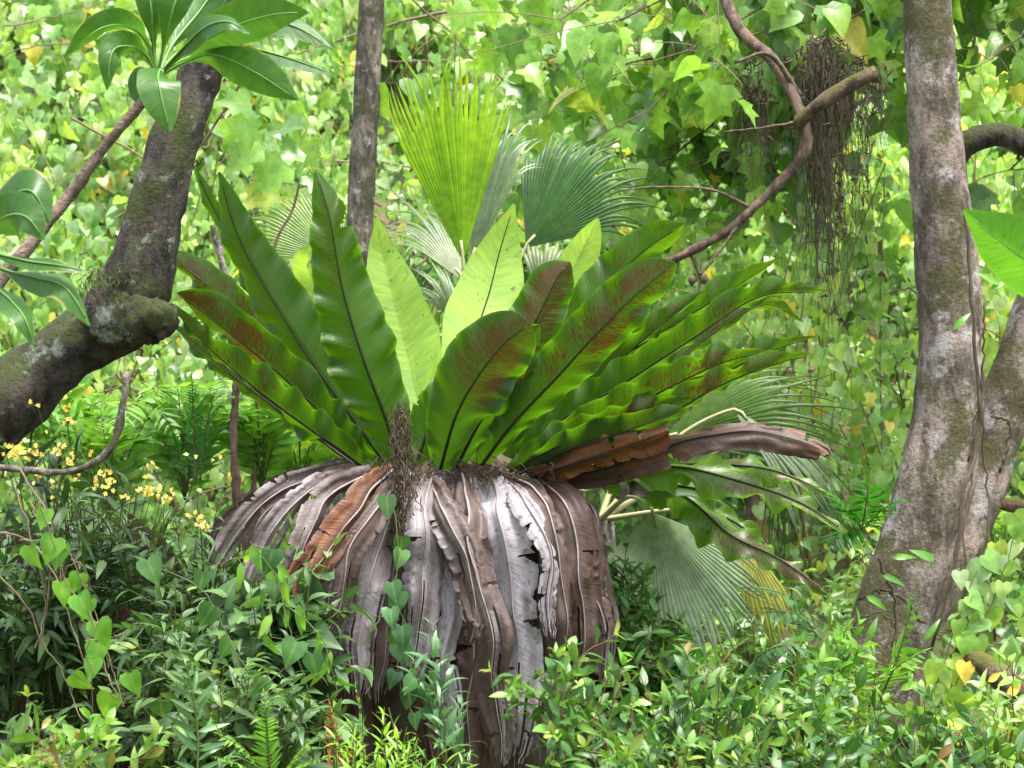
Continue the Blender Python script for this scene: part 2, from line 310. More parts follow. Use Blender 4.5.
G1 = (.05, .14, .018)
MAT = dict(
    bg=leaf_mat("heart_leaves", [(0, (.1, .24, .06)), (.25, (.2, .38, .09)), (.5, (.28, .46, .11)), (.72, (.24, .38, .19)), (.9, (.4, .5, .3)), (.975, (.36, .5, .1)), (.982, (.62, .46, .07)), (1, (.68, .5, .1))], tr=.45, rough=.36),
    bg2=leaf_mat("pale_heart_leaves", [(0, (.2, .4, .09)), (.35, (.32, .52, .12)), (.65, (.28, .46, .22)), (.85, (.46, .58, .34)), (.955, (.4, .56, .11)), (.965, (.66, .5, .09)), (1, (.72, .55, .12))], tr=.45, rough=.34),
    lob=leaf_mat("lobed_leaves", [(0, (.06, .15, .05)), (.35, (.12, .27, .05)), (.7, (.18, .37, .06)), (.93, (.26, .42, .09)), (.97, (.36, .4, .08)), (1, (.55, .4, .07))], tr=.48, rough=.33, spot=.5),
    ground=leaf_mat("low_leaves", [(0, (.05, .14, .03)), (.5, (.1, .23, .05)), (1, (.17, .32, .07))], tr=.42),
    ell=leaf_mat("glossy_elliptic_leaves", [(0, (.025, .085, .02)), (.5, (.045, .14, .025)), (.85, (.08, .2, .03)), (1, (.13, .25, .04))], tr=.34, rough=.46, new=[(0, (.09, .22, .03)), (.45, (.16, .3, .05)), (.86, (.18, .25, .06)), (.95, (.22, .16, .06)), (1, (.24, .09, .05))]),
    newg=leaf_mat("new_growth_leaves", [(0, (.09, .22, .03)), (.6, (.15, .28, .05)), (.9, (.22, .28, .06)), (1, (.28, .2, .06))], tr=.42, rough=.36, new=[(0, (.12, .27, .03)), (.5, (.2, .32, .05)), (.85, (.28, .25, .06)), (1, (.3, .14, .06))]),
    lance=leaf_mat("grey_green_leaves", [(0, (.03, .075, .028)), (.5, (.052, .125, .042)), (.85, (.072, .155, .05)), (.97, (.1, .21, .06)), (1, (.18, .28, .05))], tr=.3, rough=.5),
    vine=leaf_mat("bright_vine_leaves", [(0, (.08, .25, .025)), (1, (.15, .36, .04))], tr=.45),
    dvine=leaf_mat("dull_vine_leaves", [(0, (.03, .1, .035)), (1, (.06, .17, .05))], tr=.3),
    fern=leaf_mat("fern_pinnae", [(0, (.08, .23, .03)), (.5, (.13, .31, .04)), (1, (.19, .36, .055))], tr=.45, vein=.25),
    greyfern=leaf_mat("grey_fern_pinnae", [(0, (.06, .15, .065)), (1, (.1, .22, .09))], tr=.3, vein=.2),
    darkfern=leaf_mat("dark_fern_pinnae", [(0, (.02, .12, .012)), (1, (.04, .2, .02))], tr=.4, vein=.2),
    redfern=leaf_mat("red_fern_pinnae", [(0, (.3, .07, .02)), (1, (.42, .14, .04))], tr=.3, vein=.1),
    yellow=leaf_mat("yellow_petals", [(0, (.75, .62, .14)), (.8, (.75, .58, .16)), (1, (.5, .25, .04))], tr=.3, vein=.0),
    bright=leaf_mat("lime_tuft_leaves", [(0, (.16, .36, .03)), (1, (.26, .45, .05))], tr=.45),
    frond=frond_mat("nest_fern_blade", (.013, .046, .005), (.048, .13, .009), tr=.47, tgain=(2.7, 2.5, .6), rough=.42, spec=.4),
    droop=frond_mat('nest_fern_drooping_blade', (.035, .1, .012), (.1, .22, .02), tr=.42, tgain=(1.9, 1.8, .6), rough=.36),
    young=frond_mat("nest_fern_young_blade", (.2, .38, .06), (.34, .52, .13), sori=False, tr=.5, cross=60),
    strap=frond_mat("strap_leaf", (.02, .075, .013), (.06, .17, .022), sori=False, tr=.45, rough=.4, tip_brown=.7, cross=30),
    banana=frond_mat("broad_leaf", (.05, .17, .02), (.09, .26, .03), sori=False, tr=.45, rough=.3, cross=90),
    palm=leaf_mat("palm_green", [(0, (.03, .09, .018)), (1, (.05, .14, .024))], tr=.4, vein=0, rough=.5),
    palmy=leaf_mat("palm_lime", [(0, (.2, .4, .012)), (1, (.34, .54, .02))], tr=.5, vein=0, rough=.35, tgain=(1.35, 1.3, .5)),
    palmo=leaf_mat("palm_olive", [(0, (.07, .15, .02)), (1, (.12, .2, .035))], tr=.42, vein=0, rough=.35),
    palmg=leaf_mat("palm_silver", [(0, (.12, .17, .095)), (1, (.18, .23, .13))], tr=.3, vein=0, rough=.4),
    palms=leaf_mat("palm_dull_silver", [(0, (.2, .28, .18)), (1, (.27, .34, .24))], tr=.3, vein=0, rough=.4),
    palmd=leaf_mat("palm_yellowed", [(0, (.42, .36, .07)), (1, (.3, .34, .07))], tr=.4, vein=0),
    dead=dead_mat("withered_blade"),
    rib=plain_mat("dark_midrib", (.008, .006, .004), (.02, .015, .008), .4),
    grib=plain_mat("green_midrib", (.1, .22, .05), (.14, .28, .06), .4),
    deadrib=plain_mat("withered_midrib", (.3, .26, .27), (.16, .11, .1), .55),
    fibre=plain_mat("dark_fibre", (.045, .032, .02), (.09, .07, .05), .95),
    stem=plain_mat("green_stem", (.06, .11, .025), (.1, .09, .03), .6),
    twig=plain_mat("brown_twig", (.1, .065, .04), (.2, .15, .1), .8),
    rtwig=plain_mat("reddish_twig", (.14, .05, .035), (.12, .09, .04), .6),
    petiole=plain_mat("palm_stalk", (.3, .3, .14), (.38, .33, .2), .5),
    moss=plain_mat("moss", (.03, .05, .012), (.07, .085, .025), .95, 60),
    fruit=plain_mat("fruit_skin", (.07, .055, .025), (.12, .09, .045), .8),
    soil=None,
    bark_l=bark_mat("dark_mossy_bark", (.06, .05, .042), (.01, .009, .008), (.26, .29, .27), .4, (.05, .065, .014), .62, scale=5, bump=1.0, moss_up=.14),
    bark_r=bark_mat("pinkish_grey_bark", (.25, .205, .18), (.075, .058, .047), (.42, .39, .39), .5, (.09, .088, .032), .66, scale=4.5, bump=1.0),
    bark_s=bark_mat("speckled_grey_bark", (.17, .15, .125), (.05, .045, .035), (.4, .38, .36), .42, (.06, .07, .03), .6, scale=11, bump=.6),
    bark_b=bark_mat("brown_branch_bark", (.15, .105, .08), (.06, .04, .03), (.2, .17, .13), .35, None, scale=12, bump=.6),
    bark_t=bark_mat("ringed_stem_bark", (.2, .15, .12), (.07, .05, .04), None, scale=16, stretch=3.0, bump=.6),
    bark_d=bark_mat("mossy_log_bark", (.16, .11, .08), (.05, .035, .025), (.2, .14, .1), .3, (.12, .12, .02), .5, scale=7, bump=.8, moss_up=.2),
)
# ------------------------------------------------------------------ leaf shapes (axis +Y, face +Z)
def grid_leaf(prof, asp, nu=5, bend=.25, fold=.25, twist=0.0, wave=0.0, pet=0.0):
    u = np.linspace(0, 1, nu + 1); wd = np.array([prof(x) for x in u]) * asp * .5
    V, uv = [], []
    a = bend * u * 1.6; 
    for i, x in enumerate(u):
        yy = math.sin(bend * 1.6 * x) / (bend * 1.6) if abs(bend) > 1e-3 else x
        zz = -(1 - math.cos(bend * 1.6 * x)) / (bend * 1.6) if abs(bend) > 1e-3 else 0
        for k in (-1, 0, 1):
            ww = wave * math.sin(9 * x + k * 1.3) * abs(k)
            V.append((k * wd[i] * math.cos(fold), pet + yy, zz + abs(k) * wd[i] * math.sin(fold) + ww + k * wd[i] * twist * x)); uv.append((x, .5 + .5 * k))
    q = []
    for i in range(nu):
        for k in range(2):
            b = i * 3 + k; q.append((b, b + 1, b + 4, b + 3))
    return np.array(V), np.array(q), np.zeros((0, 3), int), np.array(uv)
def ellip(x): return max(.02, math.sin(math.pi * min(1, x ** .9)) ** .8)
def lanc(x): return max(.02, math.sin(math.pi * x ** .62) ** .9)
def obov(x): return max(.03, math.sin(math.pi * x ** 1.35) ** .8)
def sided(half, mids, faces, bend, fold, asym=0):
    """build a symmetrical blade from the outline of its right half"""
    pts = [(0, y) for y in mids]; nm = len(mids); V = [(0, y) for y in mids]; q, t = [], []
    r = [(x, y) for x, y in half]; l = [(-x, y) for x, y in half]
    V = V + r + l; nh = len(half)
    for f in faces:
        R = [i if i < 100 else nm + i - 100 for i in f]; L = [i if i < 100 else nm + nh + i - 100 for i in f][::-1]
        (q if len(f) == 4 else t).extend([R, L])
    V = np.array(V, float); x, y = V[:, 0], V[:, 1]
    z = np.abs(x) * fold - bend * y * np.abs(y) + asym * x * y
    uv = np.stack([np.clip(y, 0, 1), .5 + x * .8], 1)
    return np.stack([x, y, z], 1), np.array(q), (np.array(t) if t else np.zeros((0, 3), int)), uv
def heart(bend=.3, fold=.25, asym=0, wide=1.0):
    return sided([(.2 * wide, -.13), (.42 * wide, -.08), (.5 * wide, .14), (.43 * wide, .4), (.25 * wide, .7), (.09, .92)], [0, .36, .7, 1.06],
                 [(0, 100, 101, 102), (0, 102, 103, 1), (1, 103, 104, 2), (2, 104, 105, 3)], bend, fold, asym)
def lobed(bend=.3, fold=.2, asym=0, wide=1.0):
    return sided([(.28 * wide, -.06), (.55 * wide, .2), (.32 * wide, .36), (.48 * wide, .66), (.2 * wide, .68)], [0, .4, 1.05],
                 [(0, 100, 101, 102), (0, 102, 1), (1, 102, 103, 104), (1, 104, 2)], bend, fold, asym)
HEARTS = [heart(.25, .2), heart(.45, .35, .2), heart(.1, .1, -.2, .9), heart(.6, .25, .1, 1.05)]
LOBEDS = [lobed(.25, .15), lobed(.5, .3, .2, 1.1), lobed(.1, .25, -.2, .9), lobed(.35, .1, .1, .7)]
ELLS = [grid_leaf(ellip, .42, bend=.2, fold=.3), grid_leaf(ellip, .36, bend=.5, fold=.2, twist=.3), grid_leaf(obov, .42, bend=-.15, fold=.35), grid_leaf(ellip, .45, bend=.35, fold=.15, twist=-.3)]
LANCS = [grid_leaf(lanc, .3, bend=.35, fold=.3), grid_leaf(lanc, .25, bend=.6, fold=.25, twist=.3), grid_leaf(lanc, .34, bend=.2, fold=.15, twist=-.3), grid_leaf(lanc, .28, bend=.8, fold=.35)]
NARROW = [grid_leaf(lanc, .15, bend=.5, fold=.3), grid_leaf(lanc, .18, bend=.25, fold=.25, twist=.3), grid_leaf(lanc, .13, bend=.9, fold=.2)]
PINNA = [grid_leaf(lanc, .2, nu=4, bend=.2, fold=.12), grid_leaf(lanc, .24, nu=4, bend=.35, fold=.1), grid_leaf(lanc, .18, nu=4, bend=.05, fold=.15)]
PETAL = [grid_leaf(obov, .7, nu=3, bend=.3, fold=.1), grid_leaf(ellip, .6, nu=3, bend=-.3, fold=.1)]
def place(g, temps, pos, d, n, s, rng, a=None):
    """scatter leaves: positions, blade directions, facing normals, lengths"""
    pos = np.asarray(pos, float).reshape(-1, 3); m = len(pos)
    if not m: return
    d = nrm(np.broadcast_to(d, (m, 3))); n = np.broadcast_to(n, (m, 3)); s = np.broadcast_to(s, (m,))
    x = np.cross(d, n); bad = np.linalg.norm(x, axis=1) < 1e-3; x[bad] = (1, 0, 0); x = nrm(x); z = np.cross(x, d)
    R = np.stack([x, d, z], -1) * s[:, None, None]
    ti = rng.integers(0, len(temps), m)
    for k, (V, q, t, uv) in enumerate(temps):
        sel = np.where(ti == k)[0]
        if not len(sel): continue
        W = np.einsum('nij,vj->nvi', R[sel], V) + pos[sel][:, None]
        off = (np.arange(len(sel)) * len(V))[:, None, None]
        g.add(W, (q[None] + off).reshape(-1, 4) if len(q) else None, (t[None] + off).reshape(-1, 3) if len(t) else None, np.tile(uv, (len(sel), 1)), a)
def rnd_dir(rng, m): return nrm(rng.normal(size=(m, 3)))

# ------------------------------------------------------------------ big strap blades (nest fern, dead fronds, ti plant)
def blade(pts, hw, tilt=0.0, prof=None, fold=.25, fold2=None, wav=.012, wf=9.0, tone=.5, n=60, nv=12, seed=0, ragged=0.0, tear=0.0, ribr=.006, ribside=1, crumple=0.0, ruf=.0, pleat=0.0, tiltn=0.0, fvar=0.0, jit=0.0, split=0):
    """returns (blade Geo, rib Geo). pts: rows of (px, py, y[, tilt]) ; the blade's width lies across its axis, turned by tilt"""
    rng = np.random.default_rng(seed + 1000)
    p = [list(P(a[0], a[1], a[2])) + [a[3] if len(a) > 3 else tilt] for a in pts]
    c = spline(p, n); tl = np.radians(c[:, 3]); c = c[:, :3]
    s = np.r_[0, np.cumsum(np.linalg.norm(np.diff(c, axis=0), axis=1))]; zz = np.zeros(n)
    def sn(f, o): return (fbm(np.stack([s * f, zz + seed * 3.7 + o, zz + o * 5.1], 1), seed, 2) - .5) * 2
    if tiltn: tl = tl + np.radians(tiltn) * sn(4, 1)
    if jit: c = c + np.stack([sn(5, 2), sn(5, 3), sn(5, 4)], 1) * jit * np.clip(s / .15, 0, 1)[:, None]
    T = tangents(c); V0 = nrm(CAM - c)
    L0 = nrm(np.cross(T, V0)); N0 = np.cross(L0, T)
    L = L0 * np.cos(tl)[:, None] + N0 * np.sin(tl)[:, None]; Nn = np.cross(L, T)
    u = np.linspace(0, 1, n); s = np.r_[0, np.cumsum(np.linalg.norm(np.diff(c, axis=0), axis=1))]
    wp = np.interp(u, [a for a, b in prof], [b for a, b in prof]) if prof is not None else None
    if wp is None: wp = np.interp(u, (0, .15, .45, .7, .88, .96, 1), (.3, .42, .85, 1, .78, .42, .03))
    k = 5; wp = np.convolve(np.pad(wp, k // 2, 'edge'), np.ones(k) / k, 'valid'); wp[-1] = min(wp[-1], .04)
    v = np.linspace(-1, 1, 2 * nv + 1); W = np.zeros((n, 2 * nv + 1, 3))
    f2 = fold if fold2 is None else fold2
    ph = rng.uniform(0, 6.28, 4); env = np.clip(u * 5, 0, 1) * np.clip((1 - u) * 6, .25, 1)
    rag = np.ones((n, 2))
    if ragged:
        for sd in (0, 1):
            q = np.stack([s * 14, np.full(n, sd * 7.3 + seed), np.zeros(n)], 1); 
            lo_ = fbm(q * .25, seed + 2, 2); hi_ = fbm(q * 3.5, seed + 4, 2)
            rag[:, sd] = 1 - ragged * (.75 * np.clip(lo_ * 2 - .6, 0, 1) + .25 * (hi_ > .64) * (hi_ - .5) * 3 + .08 * hi_)
    for j, vv in enumerate(v):
        sd = 0 if vv < 0 else 1; av = abs(vv); fo = fold if vv >= 0 else f2
        ww = hw * wp * rag[:, sd]
        if fvar: fo = np.clip(fo * (1 + fvar * 1.6 * sn(3.5, 6 + sd)), -.2, 1.5)
        sl = s - av * hw * .5
        a1 = fbm(np.stack([sl * wf * 1.5 + seed * 9.1, zz + sd * 17.3 + seed, zz + .5 + sl * 2], 1), seed + 20, 2) - .5
        wave = wav * env * (.35 * np.sin(2 * math.pi * wf * .8 * sl + ph[sd] + 2.5 * sn(4, 20 + sd)) + 3.4 * a1) * (.5 + .9 * (sn(4, 12 + sd) * .5 + .5)) * av ** 2
        if pleat: wave = wave + pleat * hw * np.sin(vv * 8 + 2.5 * sn(3, 9) + seed) * min(1, av * 2) * np.clip(u * 4, 0, 1)
        if crumple:
            q = np.stack([s * 6, np.full(n, vv * 1.6 + seed * 3.1), np.full(n, seed * 1.7)], 1)
            q2 = np.stack([s * 34, np.full(n, vv * 2.2 + seed * 2.1), np.full(n, seed * .7)], 1)
            wave = wave + crumple * ((fbm(q, seed, 2) - .5) * 2 + (fbm(q2, seed + 5, 2) - .5) * .35) * min(1, av * 1.6)
        lat = ww * vv * np.cos(fo) * (1 + ruf * 4 * a1 * av)
        W[:, j] = c + L * lat[:, None] - Nn * (ww * av * np.sin(fo) - wave)[:, None]
    m = 2 * nv + 1; i = np.arange(n - 1)[:, None] * m; jj = np.arange(m - 1)[None]
    Q = np.stack([i + jj, i + jj + 1, i + m + jj + 1, i + m + jj], -1)
    keep = np.ones(Q.shape[:2], bool)
    if tear:
        for _ in range(int(tear)):
            sd = rng.integers(0, 2); i0 = rng.integers(int(n * .3), n - 2); dep = rng.integers(2, nv); ln = rng.integers(2, 6)
            for a in range(ln):
                ia = min(n - 2, i0 + a); dd = max(1, int(dep * (1 - a / ln)))
                if sd: keep[ia, m - 1 - dd:] = False
                else: keep[ia, :dd] = False
    for k_ in range(split):   # lengthwise splits running up from the ragged end
        j0 = rng.integers(1, m - 2); i0 = int(n * rng.uniform(.45, .85))
        for ia in range(i0, n - 1):
            if 0 <= j0 < m - 1: keep[ia, j0] = False
    if split:
        for jj_ in range(m - 1): keep[n - 1 - rng.integers(1, max(2, int(n * .14))):, jj_] = False
    g = Geo(); uv = np.stack([np.repeat(u, m), np.tile((v + 1) / 2, n)], 1)
    g.add(W.reshape(-1, 3), Q[keep], None, uv, tone)
    r = Geo(); e = max(4, int(n * .97))
    r.tube((c + Nn * ribr * .5 * ribside)[:e], np.linspace(ribr, ribr * .25, e), 5)
    return g, r

def fan(hub, direction, normal, R, spread=70, nseg=30, split=.62, cup=.0, droop=.1, fold=.0, seed=0, side=.8, tipdroop=.25, lean=0.0):
    """pleated fan leaf: segments joined near the hub, free and hanging at the tips"""
    rng = np.random.default_rng(seed); g = Geo()
    hub = np.asarray(hub, float); Y = nrm(direction); X = nrm(np.cross(Y, normal)); Z = np.cross(X, Y)
    sp = math.radians(spread); da = sp / nseg; rr = np.r_[np.linspace(.03, split, 7), split + (1 - split) * np.array([.2, .4, .6, .8, 1.0])]
    for i in range(nseg):
        a = -sp / 2 + (i + .5) * da; q = abs(a) / (sp / 2); Rm = R * (1 - (1 - side) * q ** 2) * rng.uniform(.93, 1.04)
        tb = rng.normal(0, .05); td = tipdroop * rng.uniform(.5, 1.5)
        V, uv = [], []
        for r in rr:
            free = max(0, (r - split) / (1 - split)); half = da / 2 * (1 - free ** 1.3) 
            for e in (-1, 0, 1):
                aa = a + e * half + tb * free ** 2
                rad = r * Rm; x = math.sin(aa) * rad; y = math.cos(aa) * rad
                pl = rad * da * .42 * (1 - .6 * free) * (1 if e == 0 else -1) * .5
                z = pl - abs(math.sin(aa)) * rad * fold - droop * R * r ** 2.2 - cup * rad * q ** 2 - td * R * free ** 2 * (1 - split) + lean * math.sin(aa) * rad
                V.append(hub + X * x + Y * y + Z * z - np.array((0, 0, 1)) * td * R * free ** 2 * .5); uv.append((r, .5 + e * .5))
        nq = len(rr); b = np.arange(nq - 1)[:, None] * 3
        Q = np.concatenate([np.stack([b, b + 1, b + 4, b + 3], -1), np.stack([b + 1, b + 2, b + 5, b + 4], -1)]).reshape(-1, 4)
        g.add(V, Q, None, uv)
    return g

def fern_frond(g, st, pts, lenp, rng, npair=16, temps=PINNA, taper=None, up=None, sweep=.55, jit=.12):
    """pinnate frond along world points; pinnae in pairs; rachis into st"""
    c = spline(pts, npair + 4); T = tangents(c); n = len(c)
    upv = np.array((0, -.45, .9)) if up is None else np.asarray(up, float)
    L = nrm(np.cross(T, upv)); Nn = np.cross(L, T)
    st.tube(c, np.linspace(.0035, .0012, n), 4)
    u = np.linspace(0, 1, n)
    tp = np.interp(u, (0, .15, .35, .7, 1), (.0, .75, 1, .75, .22)) if taper is None else np.interp(u, *taper)
    sel = np.where(tp > .05)[0]
    for sd in (-1, 1):
        d = L[sel] * sd + T[sel] * sweep * (1 + u[sel][:, None] * .8) + rng.normal(0, jit, (len(sel), 3)) - Nn[sel] * .15
        place(g, temps, c[sel], d, Nn[sel] + rng.normal(0, jit, (len(sel), 3)), lenp * tp[sel] * rng.uniform(.88, 1.1, len(sel)), rng)
    place(g, temps, c[-1:], T[-1:], Nn[-1:], lenp * .4, rng)

def bez(a, b, c, n):
    t = np.linspace(0, 1, n)[:, None]; return (1 - t) ** 2 * a + 2 * t * (1 - t) * b + t * t * c
def leafy_stem(g, st, a, b, temps, size, nleaf, rng, r0=.004, start=.3, ang=.9, up=.8, arch=.4, nz=.03, small=.45, whorl=0, hang=0.0, pairs=False, new=0.0):
    """curved stem from a to b with leaves spiralling along it"""
    a = np.asarray(a, float); b = np.asarray(b, float); h = np.linalg.norm(b - a)
    mid = (a + b) / 2; mid = mid + np.array((0, 0, 1)) * h * arch * .5; mid[:2] = mid[:2] * (1 - arch * .5) + a[:2] * arch * .5
    n = 12; c = bez(a, mid, b, n); c[1:-1] += np.cumsum(rng.normal(0, nz * .35, (n - 2, 3)), 0) * np.linspace(1, .2, n - 2)[:, None]
    st.tube(c, np.linspace(r0, r0 * .3, n), 4, cap=False)
    T = tangents(c)
    uu = start + (1 - start) * (np.arange(nleaf) + rng.uniform(0, .5, nleaf)) / nleaf
    f = uu * (n - 1); i = np.clip(f.astype(int), 0, n - 2); w_ = (f - i)[:, None]
    pos = c[i] * (1 - w_) + c[i + 1] * w_; t = nrm(T[i] * (1 - w_) + T[i + 1] * w_)
    ref = np.where(np.abs(t[:, 2:3]) > .92, np.array((1.0, 0, 0)), np.array((0, 0, 1.0)))
    e1 = nrm(np.cross(t, ref)); e2 = np.cross(t, e1)
    th = np.arange(nleaf) * (math.pi if pairs else 2.4) + rng.uniform(0, 6.28) * (0 if pairs else 1) + rng.normal(0, .25, nleaf)
    rad = e1 * np.cos(th)[:, None] + e2 * np.sin(th)[:, None]
    aa = ang * rng.uniform(.75, 1.2, nleaf) * (1 - .35 * uu)
    d = t * np.cos(aa)[:, None] + rad * np.sin(aa)[:, None] - np.array((0, 0, hang))
    nn = t * .6 + np.array((0, -.15, up)) + rng.normal(0, .25, (nleaf, 3))
    sz = size * (1 - (1 - small) * np.clip((uu - .6) / .4, 0, 1) ** 1.5) * rng.uniform(.8, 1.15, nleaf)
    place(g, temps, pos, d, nn, sz, rng)
    if whorl:
        gg = g; th = np.arange(whorl) * 6.28 / whorl + rng.uniform(0, 6)
        tt = T[-1]; q1 = nrm(np.cross(tt, (0.3, .2, .9))); q2 = np.cross(tt, q1)
        rad = q1 * np.cos(th)[:, None] + q2 * np.sin(th)[:, None]; aa = rng.uniform(.35, .95, whorl)[:, None]
        place(gg, temps, np.repeat(c[-1:], whorl, 0), tt * np.cos(aa) + rad * np.sin(aa), tt + np.array((0, -.2, .4)) + rng.normal(0, .2, (whorl, 3)), size * rng.uniform(.4, .8, whorl), rng, new if rng.random() < .45 else 0)
    return c
def bush(name, label, cat, group, base, box, nt_, temps, size, nleaf, mat, seed, stem='stem', side=2, new=None, **kw):
    """base: (px, y) point on the ground; box: (px, py, y, rx_px, ry_px, ry_m) where the shoot tips end"""
    rng = np.random.default_rng(seed); px, py, y, rx, ry, rym = box
    bx = P(base[0], 0, base[1]); b0 = np.array((bx[0], base[1], ground_z(bx[0], base[1])))
    root = thing(name, label, cat, b0, group); g, st = Geo(), Geo()
    for i in range(nt_):
        while True:
            q = rng.uniform(-1, 1, 3)
            if q.dot(q) < 1: break
        tip = P(px + q[0] * rx, py + q[1] * ry, y + q[2] * rym)
        a = b0 + np.array((rng.normal(0, .05), rng.normal(0, .05), 0)); 
        a = a + (tip - a) * np.array((.45, .45, 0)) * rng.uniform(0, 1)
        c = leafy_stem(g, st, a, tip, temps, size, nleaf, rng, new=1.0 if new else 0, **kw)
        for k in range(side):
            j = rng.integers(5, 10); e = c[j] + nrm(rng.normal(size=3) * (1, .7, .6) + (0, -.1, .5)) * size * rng.uniform(1.3, 2.6)
            leafy_stem(g, st, c[j], e, temps, size * .9, max(4, nleaf // 2), rng, new=1.0 if new else 0, **{**kw, 'r0': .002, 'arch': .2, 'start': .15})
    st.build('stem', MAT[stem], root)
    g.build('foliage', MAT[mat], root)
    return root

# ------------------------------------------------------------------ ground
def ground_z(x, y):
    x = np.asarray(x, float); y = np.asarray(y, float)
    t = np.clip((y - 2.0) / 13.0, 0, 1); z = 8.0 * (t * t * (3 - 2 * t) * .35 + t * .65)
    z = z + .22 * np.sin(x * .9 + 1.3) * np.clip((y - 1) / 4, 0, 1) + .1 * np.sin(x * 2.1 + y * 1.7) * np.clip((y - 0) / 3, 0, 1)
    return z + np.zeros_like(x) if np.ndim(z) else float(z)
def make_ground():
    xs = np.r_[-400, -150, -60, -30, np.linspace(-14, 14, 90), 30, 60, 150, 400]; ys = np.r_[-200, -60, -20, np.linspace(-9, 18, 100), 30, 60, 150, 400]
    X, Y = np.meshgrid(xs, ys); Z = ground_z(X.ravel(), Y.ravel())
    V = np.stack([X.ravel(), Y.ravel(), Z], 1)
    V[:, 2] += (fbm(V * 1.8, 3) - .5) * .18
    nx = len(xs); i = np.arange(len(ys) - 1)[:, None] * nx; j = np.arange(nx - 1)[None]
    g = Geo(); g.add(V, np.stack([i + j, i + j + 1, i + nx + j + 1, i + nx + j], -1).reshape(-1, 4))
    m, t, out = M("leaf_litter")
    tc = N(t, "ShaderNodeTexCoord"); n1 = N(t, "ShaderNodeTexNoise", Scale=2.2, Detail=8.0, Roughness=.7); t.links.new(tc.outputs['Object'], n1.inputs[0])
    n2 = N(t, "ShaderNodeTexVoronoi", Scale=26.0); t.links.new(tc.outputs['Object'], n2.inputs[0])
    col = mixc(t, ramp_out(t, n1.outputs[0], [(.4, (0, 0, 0)), (.6, (1, 1, 1))]), (.08, .055, .03), (.05, .11, .025))
    col = mixc(t, .45, col, mixc(t, n2.outputs['Color'], (.05, .1, .02), (.16, .11, .06)))
    p = N(t, "ShaderNodeBsdfPrincipled", Roughness=.9); t.links.new(col, p.inputs['Base Color'])
    b = N(t, "ShaderNodeBump", Strength=.8, Distance=.03); t.links.new(n2.outputs['Distance'], b.inputs['Height']); t.links.new(b.outputs[0], p.inputs['Normal'])
    t.links.new(p.outputs[0], out.inputs[0])
    o = g.build('ground', m); tag(o, 'leaf littered slope rising behind the big fern', 'ground', None, 'structure')
make_ground()
# ------------------------------------------------------------------ the trees that stand around the fern
def trunk_geo(g, path, n=60, k=28, bump=.018, seed=1, bf=7, rough=.006):
    """path rows: px, py, y, half width in px"""
    p = [list(P(a, b, y)) + [r * KP * (y + 7)] for a, b, y, r in path]
    c = spline(p, n); g.tube(c[:, :3], c[:, 3], k, True, None, bump, seed, bf, rough)
    return c
def limb(path, name, mat, parent, **kw):
    g = Geo(); trunk_geo(g, path, **kw); return g.build(name, MAT[mat], parent)
def crown_cloud(name, root, mat, centre, rad, n, temps, size, seed, branches=8, bmat='bark_b', bname='branch', frm=None):
    """leafy crown: sprays of leaves round twigs inside an ellipsoid"""
    rng = np.random.default_rng(seed); g, st = Geo(), Geo(); c = np.asarray(centre, float); rad = np.asarray(rad, float)
    f0 = c if frm is None else np.asarray(frm, float)
    for b in range(branches):
        q = rnd_dir(rng, 1)[0] * rng.uniform(.5, 1) ; e = c + q * rad
        leafy_stem(g, st, f0 + rng.normal(0, .05, 3), e, temps, size, n // branches, rng, r0=.015, start=.25, ang=1.2, arch=.1, nz=.12, hang=.35)
    g.build(name, MAT[mat], root); st.build(bname, MAT[bmat], root)

# leaning mossy tree on the left
t = thing('leaning_tree', 'dark mossy crooked tree trunk bending upward beside the fern', 'tree', P(-75, 560, -.6) * (1, 1, 0))
limb([(-150, 900, -.5, 62), (-105, 620, -.55, 55), (-45, 455, -.6, 46), (10, 398, -.6, 40), (62, 354, -.6, 34), (104, 324, -.6, 38), (134, 288, -.6, 42), (149, 240, -.6, 31), (156, 205, -.6, 25.5), (177, 135, -.55, 23.5), (205, 72, -.5, 22), (232, 5, -.5, 21), (262, -70, -.4, 20), (300, -180, -.3, 16)],
     'trunk', 'bark_l', t, n=110, k=36, bump=.035, seed=4, bf=5, rough=.012)
limb([(112, 316, -.62, 40), (138, 321, -.66, 28), (156, 322, -.7, 20), (166, 323, -.72, 17), (173, 325, -.73, 11)], 'broken_stub', 'bark_l', t, n=40, k=30, bump=.034, seed=9, bf=11, rough=.016)
rng = np.random.default_rng(5); g = Geo()
for i in range(420):   # short moss tufts on the elbow
    px, py = rng.normal(112, 15), rng.normal(284, 9); 
    a = P(px, py, rng.uniform(-.74, -.5)); g.tube(np.array([a, a + rng.normal(0, .006, 3) + (0, 0, .004), a + rng.normal(0, .01, 3) + (0, 0, -.012)]), [.0018, .0014, .0005], 3, False)
g.build('moss_tuft', MAT['moss'], t)
crown_cloud('crown', t, 'ell', P(330, -420, -.2), (.7, .8, .45), 420, ELLS, .12, 12, 12, 'bark_l', frm=P(300, -180, -.3))

# slim speckled tree behind the fern
t = thing('slim_tree', 'slim pale speckled tree trunk rising straight behind the nest fern', 'tree', P(349, 0, 2.2) * (1, 1, 0) + (0, 0, .2))
limb([(346, 800, 2.2, 19), (350, 460, 2.2, 16), (357, 330, 2.2, 14.5), (361, 200, 2.2, 13.5), (367, 90, 2.2, 13), (373, -30, 2.2, 12.5), (380, -260, 2.2, 10)], 'trunk', 'bark_s', t, n=80, k=18, bump=.006, seed=21, bf=10, rough=.004)
crown_cloud('crown', t, 'ell', P(392, -470, 2.2), (.9, .8, .6), 170, ELLS, .14, 13, 12, 'bark_s', frm=P(380, -260, 2.2))

